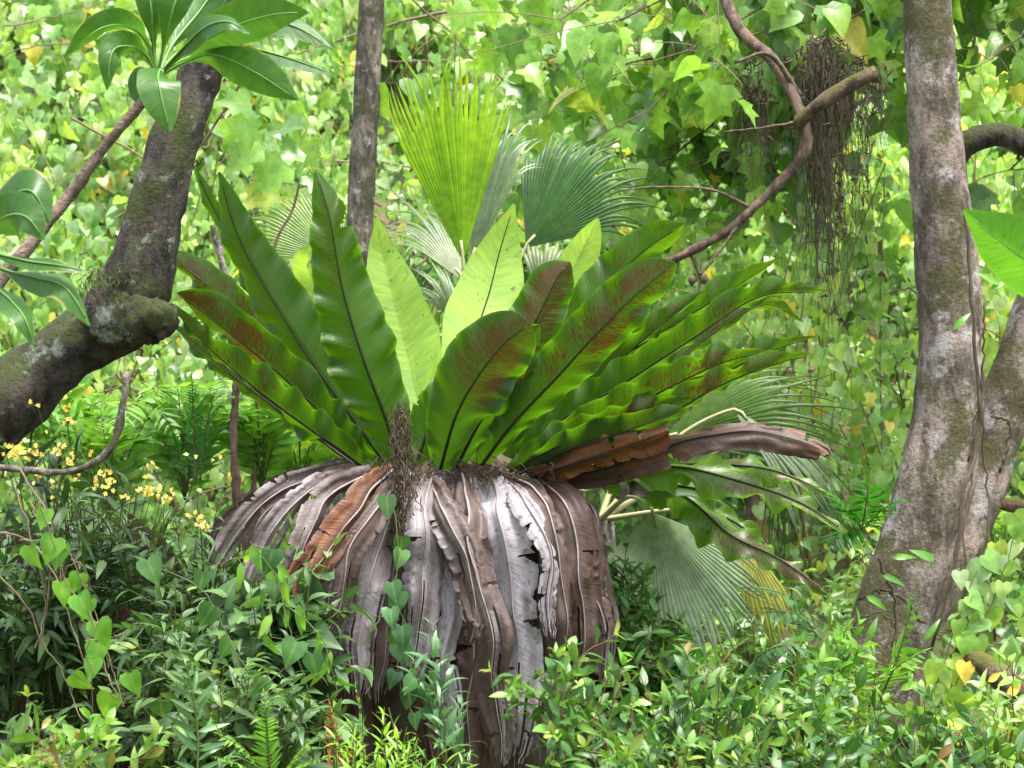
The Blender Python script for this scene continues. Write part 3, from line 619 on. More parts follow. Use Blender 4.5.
# big forked tree on the right
t = thing('forked_tree', 'thick pinkish grey tree trunk with lichen joined low by a second stem', 'tree', P(858, 0, .6) * (1, 1, 0))
limb([(850, 960, .55, 58), (868, 730, .58, 48), (889, 640, .6, 42), (909, 575, .6, 40), (931, 500, .6, 40), (945, 430, .6, 36), (950, 350, .6, 33), (946, 270, .6, 31), (939, 170, .6, 28), (930, 60, .6, 25.5), (925, -40, .6, 24), (915, -250, .6, 20)],
     'trunk', 'bark_r', t, n=120, k=40, bump=.016, seed=31, bf=5, rough=.006)
limb([(905, 615, .66, 38), (944, 560, .68, 33), (972, 500, .7, 28), (996, 430, .72, 27), (1018, 365, .72, 25), (1042, 300, .75, 24), (1090, 190, .8, 22), (1140, 40, .9, 19), (1180, -160, 1.0, 15)],
     'second_stem', 'bark_r', t, n=80, k=30, bump=.014, seed=32, bf=6, rough=.006)
limb([(950, 160, .62, 14), (968, 143, .6, 12.5), (988, 135, .6, 12), (1010, 136, .6, 12.5), (1040, 150, .55, 12), (1100, 150, .4, 8)], 'branch', 'bark_l', t, n=40, k=18, bump=.008, seed=33, bf=14)
crown_cloud('crown', t, 'ell', P(930, -480, .6), (.8, .7, .5), 170, ELLS, .13, 14, 12, 'bark_r', frm=P(915, -250, .6))
# vine strands stuck to the trunk: a thing of its own
v = thing('trunk_vine', 'thin dark climbing vine strands clinging along the fork of the thick trunk', 'vine', P(930, 690, .3))
rng = np.random.default_rng(8); st, g = Geo(), Geo()
for path in ([(965, 200), (975, 300), (981, 380), (978, 440), (966, 500), (955, 560), (930, 650)], [(980, 370), (982, 430), (985, 480), (990, 560), (993, 640)], [(984, 380), (972, 460), (962, 540), (968, 620)], [(880, 560), (897, 600), (893, 660), (880, 700)], [(905, 640), (884, 615), (862, 618), (848, 640)], [(860, 600), (880, 590), (905, 600), (925, 625)], [(985, 300), (982, 400), (970, 460)], [(990, 415), (1010, 425), (1000, 470)]):
    c = spline([P(a + rng.normal(0, 1.5), b, .27 if b > 480 else .33) for a, b in path], 24); c += rng.normal(0, .004, c.shape)
    st.tube(c, rng.uniform(.003, .0065), 5)
st.build('strand', MAT['fibre'], v)
for a, b in ((866, 596), (892, 558), (953, 330), (1000, 285), (868, 640), (925, 640), (900, 690), (935, 560), (990, 290), (882, 575)):
    place(g, LANCS, P(a, b, .22)[None], np.array([[rng.normal(0, .8), -.2, rng.uniform(-.3, .8)]]), np.array([[0, -1, .4]]), .09, rng)
g.build('foliage', MAT['vine'], v)

# bare curving branch with the sawn stub
t = thing('bare_branch', 'bare curving brown branch with sawn off stub hanging among lobed leaves', 'branch', P(640, 270, 1.5))
limb([(590, 300, 1.5, 2.34), (640, 272, 1.5, 3.51), (680, 256, 1.5, 4.29), (722, 235, 1.5, 4.29), (757, 205, 1.5, 4.68), (790, 172, 1.5, 5.46), (806, 147, 1.5, 6.24), (802, 118, 1.5, 5.85), (788, 85, 1.55, 5.85), (768, 55, 1.6, 6.24), (740, 30, 1.7, 6.24), (720, -20, 1.8, 6.24), (700, -120, 1.9, 7.02)], 'stem', 'bark_b', t, n=90, k=14, bump=.005, seed=41, bf=16)
limb([(797, 124, 1.45, 6.24), (820, 104, 1.4, 7.02), (848, 86, 1.4, 7.41), (868, 76, 1.4, 7.41), (876, 73, 1.4, 7.80)], 'sawn_stub', 'bark_d', t, n=24, k=14, bump=.006, seed=42, bf=16)
for p in ([(752, 208, 1.5, 1.72), (712, 190, 1.5, 1.56), (660, 187, 1.45, 1.17), (620, 190, 1.4, 0.78)], [(797, 122, 1.5, 1.72), (760, 128, 1.4, 1.25), (725, 132, 1.3, 0.78)], [(740, 222, 1.5, 1.72), (720, 250, 1.45, 1.56), (700, 275, 1.4, 1.09)], [(660, 262, 1.5, 1.56), (640, 240, 1.5, 1.25), (610, 225, 1.5, 0.78)], [(800, 96, 1.55, 3.12), (770, 55, 1.5, 2.34), (735, 62, 1.4, 1.56)], [(690, 254, 1.5, 1.87), (700, 285, 1.5, 1.56), (672, 330, 1.5, 1.56), (650, 345, 1.5, 1.17)]):
    limb(p, 'twig', 'bark_b', t, n=20, k=6, bump=.002, seed=43, bf=20)
for a, b in ((692, 280), (704, 279)):
    g = Geo(); q = P(a, b, 1.44); g.tube(np.array([q + (0, 0, z) for z in (.02, .016, .007, -.004, -.014, -.02)]), [.002, .009, .014, .015, .01, .002], 12); g.build('fruit', MAT['fruit'], t)

# mass of hanging rootlets
def tassel(name, label, cols, y, seed, n):
    t = thing(name, label, 'rootlets', P(cols[0][0], cols[0][1], y)); rng = np.random.default_rng(seed); g = Geo()
    for (px, py0, py1, wx, share) in cols:
        for i in range(int(n * share)):
            a = P(rng.normal(px, wx), py0 + rng.exponential(30), y + rng.normal(0, .09)); ln = (py1 - py0) * KP * (y + 7) * rng.uniform(.15, 1) ** 1.3
            m = 7; z = np.linspace(0, -ln, m); w_ = np.cumsum(rng.normal(0, .013, (m, 2)), 0)
            g.tube(a + np.stack([w_[:, 0], w_[:, 1], z], 1), np.linspace(.0019, .0008, m) * rng.uniform(.5, 1.3), 3, False)
        for i in range(int(n * share * .5)):  # wads
            a = P(rng.normal(px, wx * .8), py0 + (py1 - py0) * rng.beta(1, 3.2), y + rng.normal(0, .06)); g.tube(a + np.cumsum(rng.normal(0, .016, (5, 3)), 0), [.003, .004, .004, .003, .001], 3, False)
    g.build('rootlet', MAT['fibre'], t); return t
tassel('root_tassel', 'dark brown mass of hanging rootlets below the sawn stub', [(822, 36, 200, 10, .8), (834, 55, 250, 20, .55), (856, 60, 170, 16, .3), (826, 150, 330, 13, .3), (848, 160, 300, 12, .12)], 1.75, 3, 250)
tassel('thin_root_tassel', 'thinner tuft of dark rootlets hanging left of the big tassel', [(756, 60, 175, 8, 1.0)], 1.8, 4, 90)

# ------------------------------------------------------------------ the bird's nest fern
fern = thing('nest_fern', "huge bird's nest fern of broad wavy fronds above a skirt of dead ones", 'fern', (-.17, 0, 0))
DP = [(0, .28), (.15, .42), (.45, .85), (.66, 1), (.85, .8), (.95, .45), (1, .03)]
RP = [(0, .35), (.15, .5), (.4, .9), (.7, 1), (.88, .85), (.96, .55), (1, .04)]
TP = [(0, .3), (.2, .68), (.42, 1), (.62, .95), (.8, .68), (.92, .38), (1, .03)]
WP = [(0, .3), (.18, .75), (.38, 1), (.6, .86), (.8, .6), (.93, .36), (1, .04)]
FR = [  # points, half width, tilt, fold, fold2, wave, spores 0-9, tone, profile, seed
    # left group
    ([(385, 470, 0), (345, 412, .05), (290, 345, .1), (240, 255, .13), (212, 205, .14), (194, 166, .12)], .06, 22, .5, .25, .010, 0, .5, TP, 1),
    ([(390, 470, -.02), (358, 425, -.02), (313, 363, .0), (264, 285, .02), (236, 231, .02), (219, 172, .0)], .112, 14, .3, .6, .014, 1, .55, TP, 2),
    ([(402, 470, -.1), (385, 417, -.14), (364, 361, -.18), (343, 291, -.2), (329, 215, -.22), (316, 172, -.2)], .118, 6, .25, .25, .014, 2, .6, WP, 3),
    ([(376, 470, -.1), (329, 420, -.18), (285, 378, -.22), (248, 347, -.26), (210, 317, -.3), (177, 293, -.3)], .09, 34, .3, .7, .015, 9, .35, RP, 4),
    ([(370, 472, -.14), (330, 442, -.25), (294, 417, -.3), (250, 383, -.36), (205, 343, -.4), (170, 304, -.42)], .08, 40, .35, .7, .013, 4, .4, TP, 5),
    ([(372, 470, .2), (320, 400, .35), (262, 335, .5), (215, 290, .55), (166, 252, .6)], .075, 28, .35, .6, .014, 7, .5, RP, 6),
    ([(366, 472, .1), (300, 425, .2), (240, 380, .3), (190, 340, .35), (168, 322, .35)], .07, 30, .3, .6, .012, 6, .35, TP, 7),
    # central front
    ([(440, 470, -.2), (457, 413, -.3), (483, 369, -.36), (508, 340, -.4), (531, 324, -.42)], .128, -8, .2, .3, .011, 9, .3, [(0, .25), (.25, .62), (.5, .95), (.72, 1), (.9, .75), (.97, .5), (1, .1)], 8),
    ([(415, 468, -.1), (428, 430, -.1), (442, 405, -.12), (462, 380, -.14), (478, 362, -.16)], .08, -12, .2, .3, .012, 3, .7, TP, 19),
    ([(455, 470, -.15), (478, 425, -.22), (500, 390, -.27), (520, 350, -.3), (540, 325, -.3)], .1, -16, .25, .45, .012, 7, .4, DP, 9),
    ([(462, 468, .0), (492, 400, -.02), (533, 326, -.05), (556, 280, -.06), (570, 262, -.06)], .095, -6, .25, .3, .01, 8, .5, RP, 10),
    # right group, back to front
    ([(470, 468, .1), (520, 400, .15), (554, 344, .16), (593, 302, .18), (640, 254, .18), (684, 224, .15)], .092, -20, .25, .6, .013, 2, .6, RP, 11),
    ([(478, 470, -.12), (512, 425, -.2), (558, 376, -.25), (600, 330, -.3), (639, 292, -.32), (676, 263, -.33)], .104, -18, .25, .5, .012, 9, .4, RP, 12),
    ([(500, 470, .1), (560, 410, .15), (630, 352, .18), (702, 307, .18), (745, 280, .15), (782, 257, .12)], .082, -30, .3, .7, .015, 2, .65, TP, 13),
    ([(495, 470, .05), (550, 415, .08), (610, 368, .1), (660, 325, .1), (705, 290, .08)], .07, -34, .3, .7, .014, 3, .5, TP, 25),
    ([(500, 470, .0), (560, 420, .0), (620, 385, .0), (688, 341, 0), (758, 297, -.03), (828, 291, -.1)], .08, -38, .3, .8, .015, 3, .55, TP, 14),
    ([(512, 470, -.15), (560, 440, -.25), (600, 424, -.3), (663, 390, -.35), (723, 362, -.4), (769, 351, -.44)], .088, -36, .25, .8, .014, 6, .42, TP, 15),
    ([(530, 472, -.05), (590, 445, -.1), (660, 408, -.12), (737, 366, -.15), (780, 347, -.18), (816, 337, -.2)], .07, -46, .25, .7, .015, 6, .5, TP, 16),
    ([(537, 474, -.1), (600, 452, -.2), (660, 420, -.2), (720, 385, -.22), (780, 362, -.25), (817, 354, -.28)], .066, -46, .25, .7, .013, 6, .5, TP, 17),
    ([(545, 472, .2), (620, 420, .3), (690, 350, .4), (760, 305, .45), (803, 322, .45)], .075, -40, .25, .6, .014, 5, .55, TP, 18),
    ([(510, 471, -.17), (545, 452, -.28), (590, 432, -.33), (640, 412, -.36), (690, 398, -.38)], .07, -34, .25, .7, .013, 3, .35, TP, 26),
    ([(520, 473, -.2), (560, 452, -.3), (610, 436, -.36), (650, 422, -.4), (690, 408, -.42)], .07, -34, .25, .6, .012, 2, .3, TP, 20),
    # drooping low right
    ([(570, 478, -.1), (620, 471, -.18), (680, 468, -.25), (740, 482, -.3), (800, 503, -.34), (847, 533, -.36)], .07, 44, .2, .5, .024, 7, .75, TP, 21),
    ([(590, 482, -.0), (650, 468, -.05), (710, 465, -.1), (770, 470, -.12), (827, 492, -.15)], .06, 44, .2, .5, .022, 6, .75, TP, 22),
    ([(600, 478, .1), (660, 485, .1), (690, 500, .05), (730, 535, .0), (780, 560, -.02), (828, 594, -.05)], .072, 40, .2, .45, .022, 8, .7, TP, 23),
    ([(560, 482, .0), (600, 484, .0), (640, 482, .0), (700, 490, .0), (738, 508, 0)], .05, 52, .3, .5, .014, 0, .5, TP, 24),
    ([(590, 480, .2), (640, 490, .2), (690, 505, .16), (730, 520, .12), (770, 548, .1)], .048, 52, .3, .5, .014, 4, .5, TP, 27),
]
rng = np.random.default_rng(55)
for k in range(11):   # the crowded inner and rear fronds
    a = (k + .5) / 11 * 2 - 1; x0 = 455 + 70 * a; h = rng.uniform(95, 165) * (1 - .25 * abs(a)); yb = .1 + .15 * (1 - abs(a))
    FR.append(([(x0, 470, yb), (x0 + 22 * a, 470 - h * .4, yb + .06), (x0 + 60 * a, 470 - h * .75, yb + .14), (x0 + 115 * a, 470 - h, yb + .22)], .085, -14 * a * 2, .25, .35, .012, 1, rng.uniform(.3, .6), TP, 50 + k))
WH = []
for k, (pts, hw, ti, f1, f2, wv, so, to, pr, sd) in enumerate(FR):
    left = pts[-1][0] < 400
    fa, fb = (f1, f2) if not left else (f1, f2)
    # the half nearest the sky is the wide one: +v lies up on left fronds, down on right ones
    g, r = blade(pts, hw * .97, ti, pr, fold=fa if left else fb, fold2=fb if left else fa, wav=wv * 2.3, wf=10.5 + (sd % 4) * .8, tone=so + min(.97, to), seed=sd, n=90, nv=9, ribr=.0058, ruf=.06, tiltn=10, ragged=.1, tear=sd % 2)
    o = g.build('frond', MAT['droop' if pts[-1][1] > 480 else 'frond'], fern); r.build('midrib', MAT['rib'], o)
YO = [  # young fronds seen from their upper side
    ([(470, 468, .1), (468, 400, .2), (478, 331, .3), (490, 290, .36), (500, 250, .38), (514, 204, .36)], .125, -4, -.2, -.2, .004, .6, [(0, .25), (.3, .75), (.55, 1), (.75, .8), (.9, .38), (1, .02)], 31, 'rib', 1),
    ([(425, 468, .05), (418, 400, .12), (405, 340, .18), (392, 290, .2), (382, 250, .22), (377, 217, .2)], .118, 8, -.2, -.25, .004, .55, [(0, .3), (.3, .8), (.5, 1), (.72, .75), (.9, .32), (1, .02)], 32, 'grib', -1),
    ([(395, 468, .2), (372, 410, .26), (350, 360, .3), (328, 315, .32), (312, 275, .32), (309, 258, .26), (322, 254, .2)], .075, 42, -.3, -.3, .004, .7, DP, 33, 'grib', -1),
    ([(428, 468, .0), (430, 400, .05), (433, 370, .06), (437, 347, .06)], .045, 0, -.8, -.8, .002, .9, [(0, .8), (.4, 1), (.75, .6), (1, .1)], 34, 'grib', -1),
    ([(500, 468, .3), (530, 380, .4), (560, 300, .45), (580, 255, .45), (598, 218, .42)], .085, -26, -.2, -.2, .004, .7, DP, 35, 'grib', -1),
    ([(540, 400, .35), (580, 340, .42), (620, 280, .46), (650, 250, .5)], .06, -26, -.2, -.2, .004, .7, DP, 36, 'grib', -1),
]
for pts, hw, ti, f1, f2, wv, to, pr, sd, rm, rs in YO:
    g, r = blade(pts, hw, ti, pr, f1, f2, wv, 5, tone=to, seed=sd, n=70, nv=9, ribr=.005, ribside=rs)
    o = g.build('young_frond', MAT['young'], fern); r.build('midrib', MAT[rm], o)
# rootstock under the fronds, and the matted core of the skirt
g = Geo(); c = [P(462, a, .02) for a in (880, 760, 640, 540, 500, 478, 462, 450)]; g.tube(spline(c, 40), np.interp(np.linspace(0, 1, 40), (0, .3, .6, .8, .9, .96, 1), (.22, .26, .29, .29, .25, .2, .1)), 40, True, None, .05, 6, 9, .02)
g.build('rootstock', MAT['fibre'], fern)
DD = [(0, .45), (.12, .7), (.4, 1), (.8, .95), (.94, .7), (1, .3)]
DE = [  # withered fronds: points, half width, tilt, fold, fold2, crumple, tone, ragged, tear, seed
    ([(434, 470, -.2), (430, 500, -.36), (424, 545, -.43), (416, 600, -.43), (410, 655, -.41), (408, 700, -.38)], .105, 8, .7, .5, .024, .22, .35, 4, 1),
    ([(462, 474, -.22), (466, 510, -.38), (472, 560, -.46), (486, 620, -.47), (494, 690, -.44), (505, 775, -.4)], .1, 0, .9, .6, .026, .38, .4, 5, 2),
    ([(492, 478, -.2), (500, 510, -.36), (512, 560, -.41), (518, 612, -.4), (517, 660, -.38), (514, 720, -.36), (512, 770, -.33)], .115, -12, .35, .5, .016, .1, .55, 10, 3),
    ([(514, 478, -.2), (545, 495, -.36), (558, 528, -.42), (563, 580, -.42), (562, 640, -.4), (556, 690, -.36)], .085, 35, .9, .7, .02, .46, .35, 4, 4),
    ([(540, 480, -.18), (566, 505, -.32), (578, 548, -.36), (583, 600, -.36), (580, 660, -.34), (572, 700, -.31)], .11, 20, .6, .4, .02, .54, .4, 4, 5),
    ([(560, 482, -.1), (590, 510, -.2), (600, 552, -.24), (605, 610, -.25), (600, 690, -.24)], .075, 38, .6, .9, .018, .42, .35, 4, 6),
    ([(392, 470, -.2), (376, 488, -.38), (344, 520, -.48), (314, 568, -.52), (292, 622, -.54)], .09, 22, .25, .75, .02, .74, .4, 4, 7),
    ([(350, 468, -.1), (310, 475, -.24), (268, 500, -.32), (238, 535, -.36), (212, 572, -.36)], .07, 30, .4, .6, .02, .3, .5, 7, 8),
    ([(362, 470, -.15), (322, 485, -.3), (285, 515, -.4), (258, 560, -.42), (240, 615, -.4)], .075, 24, .4, .6, .022, .26, .5, 7, 9),
    ([(372, 472, -.18), (340, 490, -.33), (312, 525, -.4), (292, 575, -.4), (275, 640, -.38)], .085, 22, .5, .6, .02, .32, .45, 6, 10),
    ([(402, 474, -.2), (392, 505, -.34), (378, 550, -.4), (362, 610, -.41), (356, 660, -.4), (360, 705, -.38)], .095, 10, .5, .6, .026, .2, .35, 5, 11),
    ([(414, 474, -.18), (405, 510, -.3), (394, 560, -.34), (386, 620, -.34), (380, 710, -.32)], .08, 12, .6, .6, .024, .42, .4, 5, 12),
    ([(452, 480, -.2), (452, 520, -.33), (450, 585, -.38), (448, 650, -.38), (452, 770, -.35)], .08, 0, .6, .6, .022, .08, .5, 7, 13),
    ([(480, 480, -.16), (482, 560, -.28), (478, 640, -.32), (474, 720, -.33), (476, 800, -.3)], .09, 0, .6, .6, .024, .52, .5, 7, 14),
    ([(380, 475, -.12), (352, 510, -.24), (336, 570, -.3), (330, 640, -.3), (338, 720, -.28)], .09, 8, .5, .6, .024, .34, .4, 5, 15),
    ([(530, 480, -.12), (540, 540, -.24), (545, 620, -.3), (548, 720, -.28), (545, 800, -.25)], .09, -5, .5, .5, .022, .4, .5, 7, 16),
    ([(470, 476, -.2), (480, 520, -.32), (500, 600, -.35), (528, 660, -.36), (540, 720, -.34)], .075, -8, .5, .6, .02, .16, .5, 7, 17),
    ([(345, 468, .0), (290, 480, -.05), (245, 512, -.1), (205, 556, -.12)], .06, 34, .4, .5, .018, .42, .5, 6, 18),
    ([(440, 470, -.19), (445, 500, -.34), (452, 545, -.4), (456, 590, -.4)], .065, -6, .5, .5, .02, .5, .4, 5, 19),
]
DE += [
    ([(425, 476, -.22), (440, 505, -.38), (462, 545, -.46), (470, 600, -.48), (462, 650, -.46)], .085, -22, .3, .5, .02, .37, .5, 6, 20),
    ([(505, 480, -.22), (528, 505, -.37), (546, 545, -.43), (545, 590, -.44), (552, 640, -.43)], .07, 30, .4, .3, .02, .14, .55, 7, 21),
    ([(410, 474, -.24), (385, 498, -.38), (352, 545, -.45), (345, 600, -.46), (322, 650, -.45)], .075, 4, .3, .5, .02, .46, .5, 6, 22),
    ([(340, 472, -.05), (300, 488, -.2), (258, 522, -.28), (250, 560, -.3), (228, 590, -.3)], .06, -10, .3, .3, .02, .5, .5, 6, 23),
    ([(550, 484, -.16), (575, 510, -.28), (594, 548, -.32), (596, 590, -.33), (604, 640, -.32)], .07, -14, .3, .5, .02, .5, .5, 6, 24),
]
rng = np.random.default_rng(77)
for k in range(10):   # layer beneath and round the back, toned darkest to paint shade into the gaps
    th = math.pi * (k + .5) / 10 * 2 + 3.3; x0 = 458 + 55 * math.cos(th); dx = 135 * math.cos(th); yy = -.24 * math.sin(th)
    DE.append(([(x0, 478, yy * .5), (458 + dx * .8, 515, yy * .9), (458 + dx, 580, yy), (458 + dx * 1.02, 680, yy), (458 + dx * rng.uniform(.9, 1.05), 800, yy)], .085, 20 * math.cos(th), .5, .5, .022, rng.uniform(.56, .68), .5, 7, 40 + k))
for pts, hw, ti, f1, f2, cr, to, rg, tr, sd in DE:
    g, r = blade(pts, hw * .77, ti, DD, f1 * .7, f2 * .7, .002, 13, tone=to, seed=sd, n=150, nv=9, ragged=rg, tear=tr, crumple=cr * .9, ribr=.0042, pleat=.05, tiltn=34, fvar=.8, jit=.03, split=3)
    o = g.build('dead_frond', MAT['dead'], fern); r.build('midrib', MAT['deadrib'], o)
# the two withering fronds still held out on the right
for pts, hw, ti, f1, f2, to, sd in (([(530, 478, -.2), (580, 460, -.3), (625, 445, -.36), (668, 430, -.4)], .085, -30, .3, .8, .8, 61),
                                    ([(540, 480, -.1), (600, 468, -.2), (650, 452, -.28), (710, 436, -.34), (760, 432, -.36), (800, 440, -.38), (832, 454, -.38)], .07, 16, .35, .8, .6, 62)):
    g, r = blade(pts, hw, ti, DD, f1, f2, .006, 16, tone=to, seed=sd, n=80, nv=7, ragged=.45, tear=5, crumple=.03, ribr=.005, tiltn=30, jit=.012, fvar=.5)
    o = tag(g.build('dead_frond', MAT['dead'], fern), 'rusty dying frond' if sd == 61 else 'dark brown drooping dead frond', None); r.build('midrib', MAT['rib'], o)
for pts, sd in (([(600, 478, -.05), (612, 480, -.1), (622, 488, -.12), (618, 500, -.12)], 71), ([(630, 478, -.02), (640, 482, -.05), (650, 492, -.06)], 72)):
    g, r = blade(pts, .045, 20, DD, .3, .5, .004, 12, tone=.28, seed=sd, n=24, nv=6, ragged=.4, tear=2, crumple=.015, ribr=.003)
    o = g.build('dead_frond', MAT['dead'], fern); r.build('midrib', MAT['deadrib'], o)
# matted strand of root fibres hanging in front
rng = np.random.default_rng(6); g = Geo()
for i in range(420):
    py = 398 + rng.beta(1.1, 1.1) * 135; px = 400 + (py - 400) * .02 + rng.normal(0, 3.0 + 4 * math.sin((py - 398) / 135 * 3.1)); a = P(px, py, -.3 - .1 * min(1, (py - 398) / 80) + rng.normal(0, .012))
    g.tube(a + np.cumsum(rng.normal(0, .006, (5, 3)) + (0, 0, -.011), 0), [.0012, .0018, .0018, .0013, .0006], 3, False)
g.build('root_strand', MAT['fibre'], fern)
rng = np.random.default_rng(16); g = Geo()
for i in range(500):
    px = rng.uniform(375, 560); a = P(px, 474 + rng.normal(0, 4), -.18 + rng.normal(0, .05)); g.tube(a + np.cumsum(rng.normal(0, .012, (5, 3)), 0), [.001, .0016, .0016, .001, .0005], 3, False)
g.build('fibres', MAT['fibre'], fern)

# ------------------------------------------------------------------ fan palms behind
def palm(name, label, heart, leaves, group='fan palms behind the nest fern'):
    hp = P(*heart); root = thing(name, label, 'palm', np.array((hp[0], hp[1], ground_z(hp[0], hp[1]))), group)
    g = Geo(); b = np.array(root.location); g.tube(spline([b - (0, 0, .1), b * .5 + hp * .5 + (.02, 0, 0), hp], 20), np.linspace(.09, .05, 20), 16, True, None, .015, 3, 14); g.build('trunk', MAT['bark_s'], root)
    for (hub, tip, tiltn, R, sp, ns, mat, kw) in leaves:
        h = P(*hub); tp = P(*tip); d = tp - h; L = np.linalg.norm(d)
        f = fan(h, d, np.asarray(tiltn, float), R or L, sp, ns, **kw); o = f.build('fan_leaf', MAT[mat], root)
        s = Geo(); dn = nrm(d); c = spline([hp, hp * .35 + h * .65 - dn * L * .12, h - dn * L * .03, h + dn * L * .1], 22); s.tube(c, np.linspace(.012, .0055, 22), 6); s.build('stalk', MAT['petiole'], o)
palm('fan_palm', 'fan palm with a tall lime green half opened leaf above the nest fern', (468, 440, 1.3), [
    ((463, 262, 1.2), (442, 45, 1.15), (.05, -1, .15), None, 46, 24, 'palmy', dict(split=.64, fold=.25, droop=-.02, seed=1, tipdroop=.0, side=.8)),
    ((471, 266, 1.3), (512, 88, 1.45), (-.55, -.8, .1), None, 32, 18, 'palmg', dict(split=.6, fold=.1, droop=.03, seed=2, tipdroop=.25, side=.8)),
    ((526, 248, 1.5), (618, 118, 1.5), (-.2, -1, .2), None, 84, 34, 'palm', dict(split=.6, fold=.15, droop=.06, seed=3, tipdroop=.35, side=.8)),
    ((462, 280, 1.6), (398, 170, 1.9), (.3, -1, .3), None, 46, 16, 'palmg', dict(split=.4, fold=.1, droop=.05, seed=4, tipdroop=.25)),
    ((340, 262, 1.7), (262, 172, 1.8), (.2, -1, .5), None, 92, 32, 'palmo', dict(split=.6, fold=.1, droop=.06, seed=5, tipdroop=.3)),
    ((452, 320, 1.1), (428, 250, 1.0), (.1, -1, .1), None, 60, 14, 'palmg', dict(split=.3, fold=.1, droop=.2, seed=6, tipdroop=.9)),
    ((540, 300, 1.7), (600, 225, 1.8), (-.1, -1, .1), None, 110, 24, 'palmg', dict(split=.5, fold=.1, droop=.1, seed=16, tipdroop=.4)),
    ((400, 330, 1.6), (385, 220, 1.8), (.1, -1, .1), None, 80, 22, 'palm', dict(split=.5, fold=.1, droop=.1, seed=17, tipdroop=.4)),
    ((300, 440, 1.4), (225, 400, 1.3), (.1, -1, .6), None, 80, 22, 'palmg', dict(split=.5, fold=.1, droop=.15, seed=18, tipdroop=.3)),
])
palm('fan_palm', 'fan palm with grey green pleated leaves spreading low right of the nest fern', (600, 520, .95), [
    ((652, 512, .25), (694, 672, .1), (.1, -1, .5), None, 116, 44, 'palms', dict(split=.66, fold=.15, droop=.02, seed=7, tipdroop=.1, side=.75)),
    ((660, 440, 1.0), (838, 372, .8), (-.1, -.9, .5), None, 60, 26, 'palmo', dict(split=.55, fold=.1, droop=.1, seed=8, tipdroop=.3)),
    ((735, 412, .9), (858, 490, .7), (.3, -.8, .6), None, 46, 16, 'palmg', dict(split=.5, fold=.3, droop=.1, seed=9, tipdroop=.3)),
    ((735, 525, .5), (785, 640, .4), (.1, -1, .3), None, 34, 12, 'palmd', dict(split=.7, fold=.1, droop=.1, seed=10, tipdroop=.2)),
    ((720, 425, 1.2), (735, 402, 1.1), (0, -1, .5), .14, 120, 16, 'palmg', dict(split=.6, fold=.1, droop=.1, seed=11)),
    ((770, 440, 1.1), (800, 530, 1.0), (.2, -1, .3), None, 40, 12, 'palmo', dict(split=.4, fold=.2, droop=.1, seed=12, tipdroop=.3)),
])

# ------------------------------------------------------------------ strap-leaved plant at the upper left
SP = [(0, .1), (.24, .1), (.34, .3), (.5, .82), (.68, 1), (.84, .75), (.94, .36), (1, .02)]
def strap_plant(name, label, stem, apex, leaves, group='strap leaved plants on cane stems'):
    root = thing(name, label, 'strap plant', P(*stem[0][:3]), group); limb(stem, 'cane', 'bark_t', root, n=60, k=12, bump=.003, seed=51, bf=20)
    for pts, hw, ti, fo, to, sd in leaves:
        g, r = blade([apex] + pts if pts[0] is not apex else pts, hw * .8, ti, SP, fo, fo, .006, 4, tone=to, seed=sd, n=44, nv=6, ribr=.0042)
        o = g.build('leaf', MAT['strap'], root); r.build('midrib', MAT['grib'], o)
A = (157, 78, -1.2)
strap_plant('strap_leaf_plant', 'strap leaved plant with spreading rosette crossing the dark trunk top', [(-60, 420, -1.3, 9), (-20, 310, -1.3, 8), (25, 250, -1.25, 7), (70, 195, -1.2, 6), (110, 140, -1.2, 5.5), (140, 105, -1.2, 6), (157, 78, -1.2, 6.5)], A, [
    ([(182, 55, -1.3), (225, 30, -1.4), (270, 15, -1.45), (308, 12, -1.45)], .075, -8, .15, .75, 1),
    ([(180, 52, -1.35), (205, 28, -1.5), (228, 22, -1.55), (250, 34, -1.55)], .05, 50, .2, .35, 2),
    ([(185, 62, -1.25), (215, 55, -1.35), (255, 72, -1.4), (298, 100, -1.4)], .07, -10, .2, .7, 3),
    ([(185, 60, -1.2), (230, 46, -1.2), (280, 56, -1.25), (332, 74, -1.3)], .045, 62, .3, .25, 4),
    ([(148, 45, -1.25), (130, 27, -1.4), (100, 28, -1.5), (64, 58, -1.5)], .052, 38, .3, .5, 5),
    ([(146, 55, -1.3), (130, 46, -1.45), (112, 52, -1.55), (107, 90, -1.55)], .05, 14, .3, .6, 6),
    ([(154, 45, -1.2), (152, 15, -1.25), (148, -20, -1.25), (146, -50, -1.2)], .055, 6, .25, .45, 7),
    ([(164, 45, -1.25), (172, 12, -1.3), (182, -20, -1.3), (190, -60, -1.3)], .06, -10, .25, .5, 8),
    ([(160, 70, -1.3), (158, 78, -1.42), (162, 100, -1.45), (170, 132, -1.45)], .07, 5, .15, .72, 10),
    ([(152, 72, -1.2), (140, 70, -1.2), (138, 82, -1.2), (150, 110, -1.2)], .04, 10, .3, .2, 11),
    ([(180, 52, -1.1), (240, 22, -1.0), (290, 25, -.95), (332, 48, -.95)], .055, 40, .2, .3, 12),
    ([(172, 45, -1.1), (200, 10, -1.0), (225, -25, -.95), (250, -50, -.9)], .06, -10, .2, .4, 13),
])
A2 = (-25, 248, -1.7)
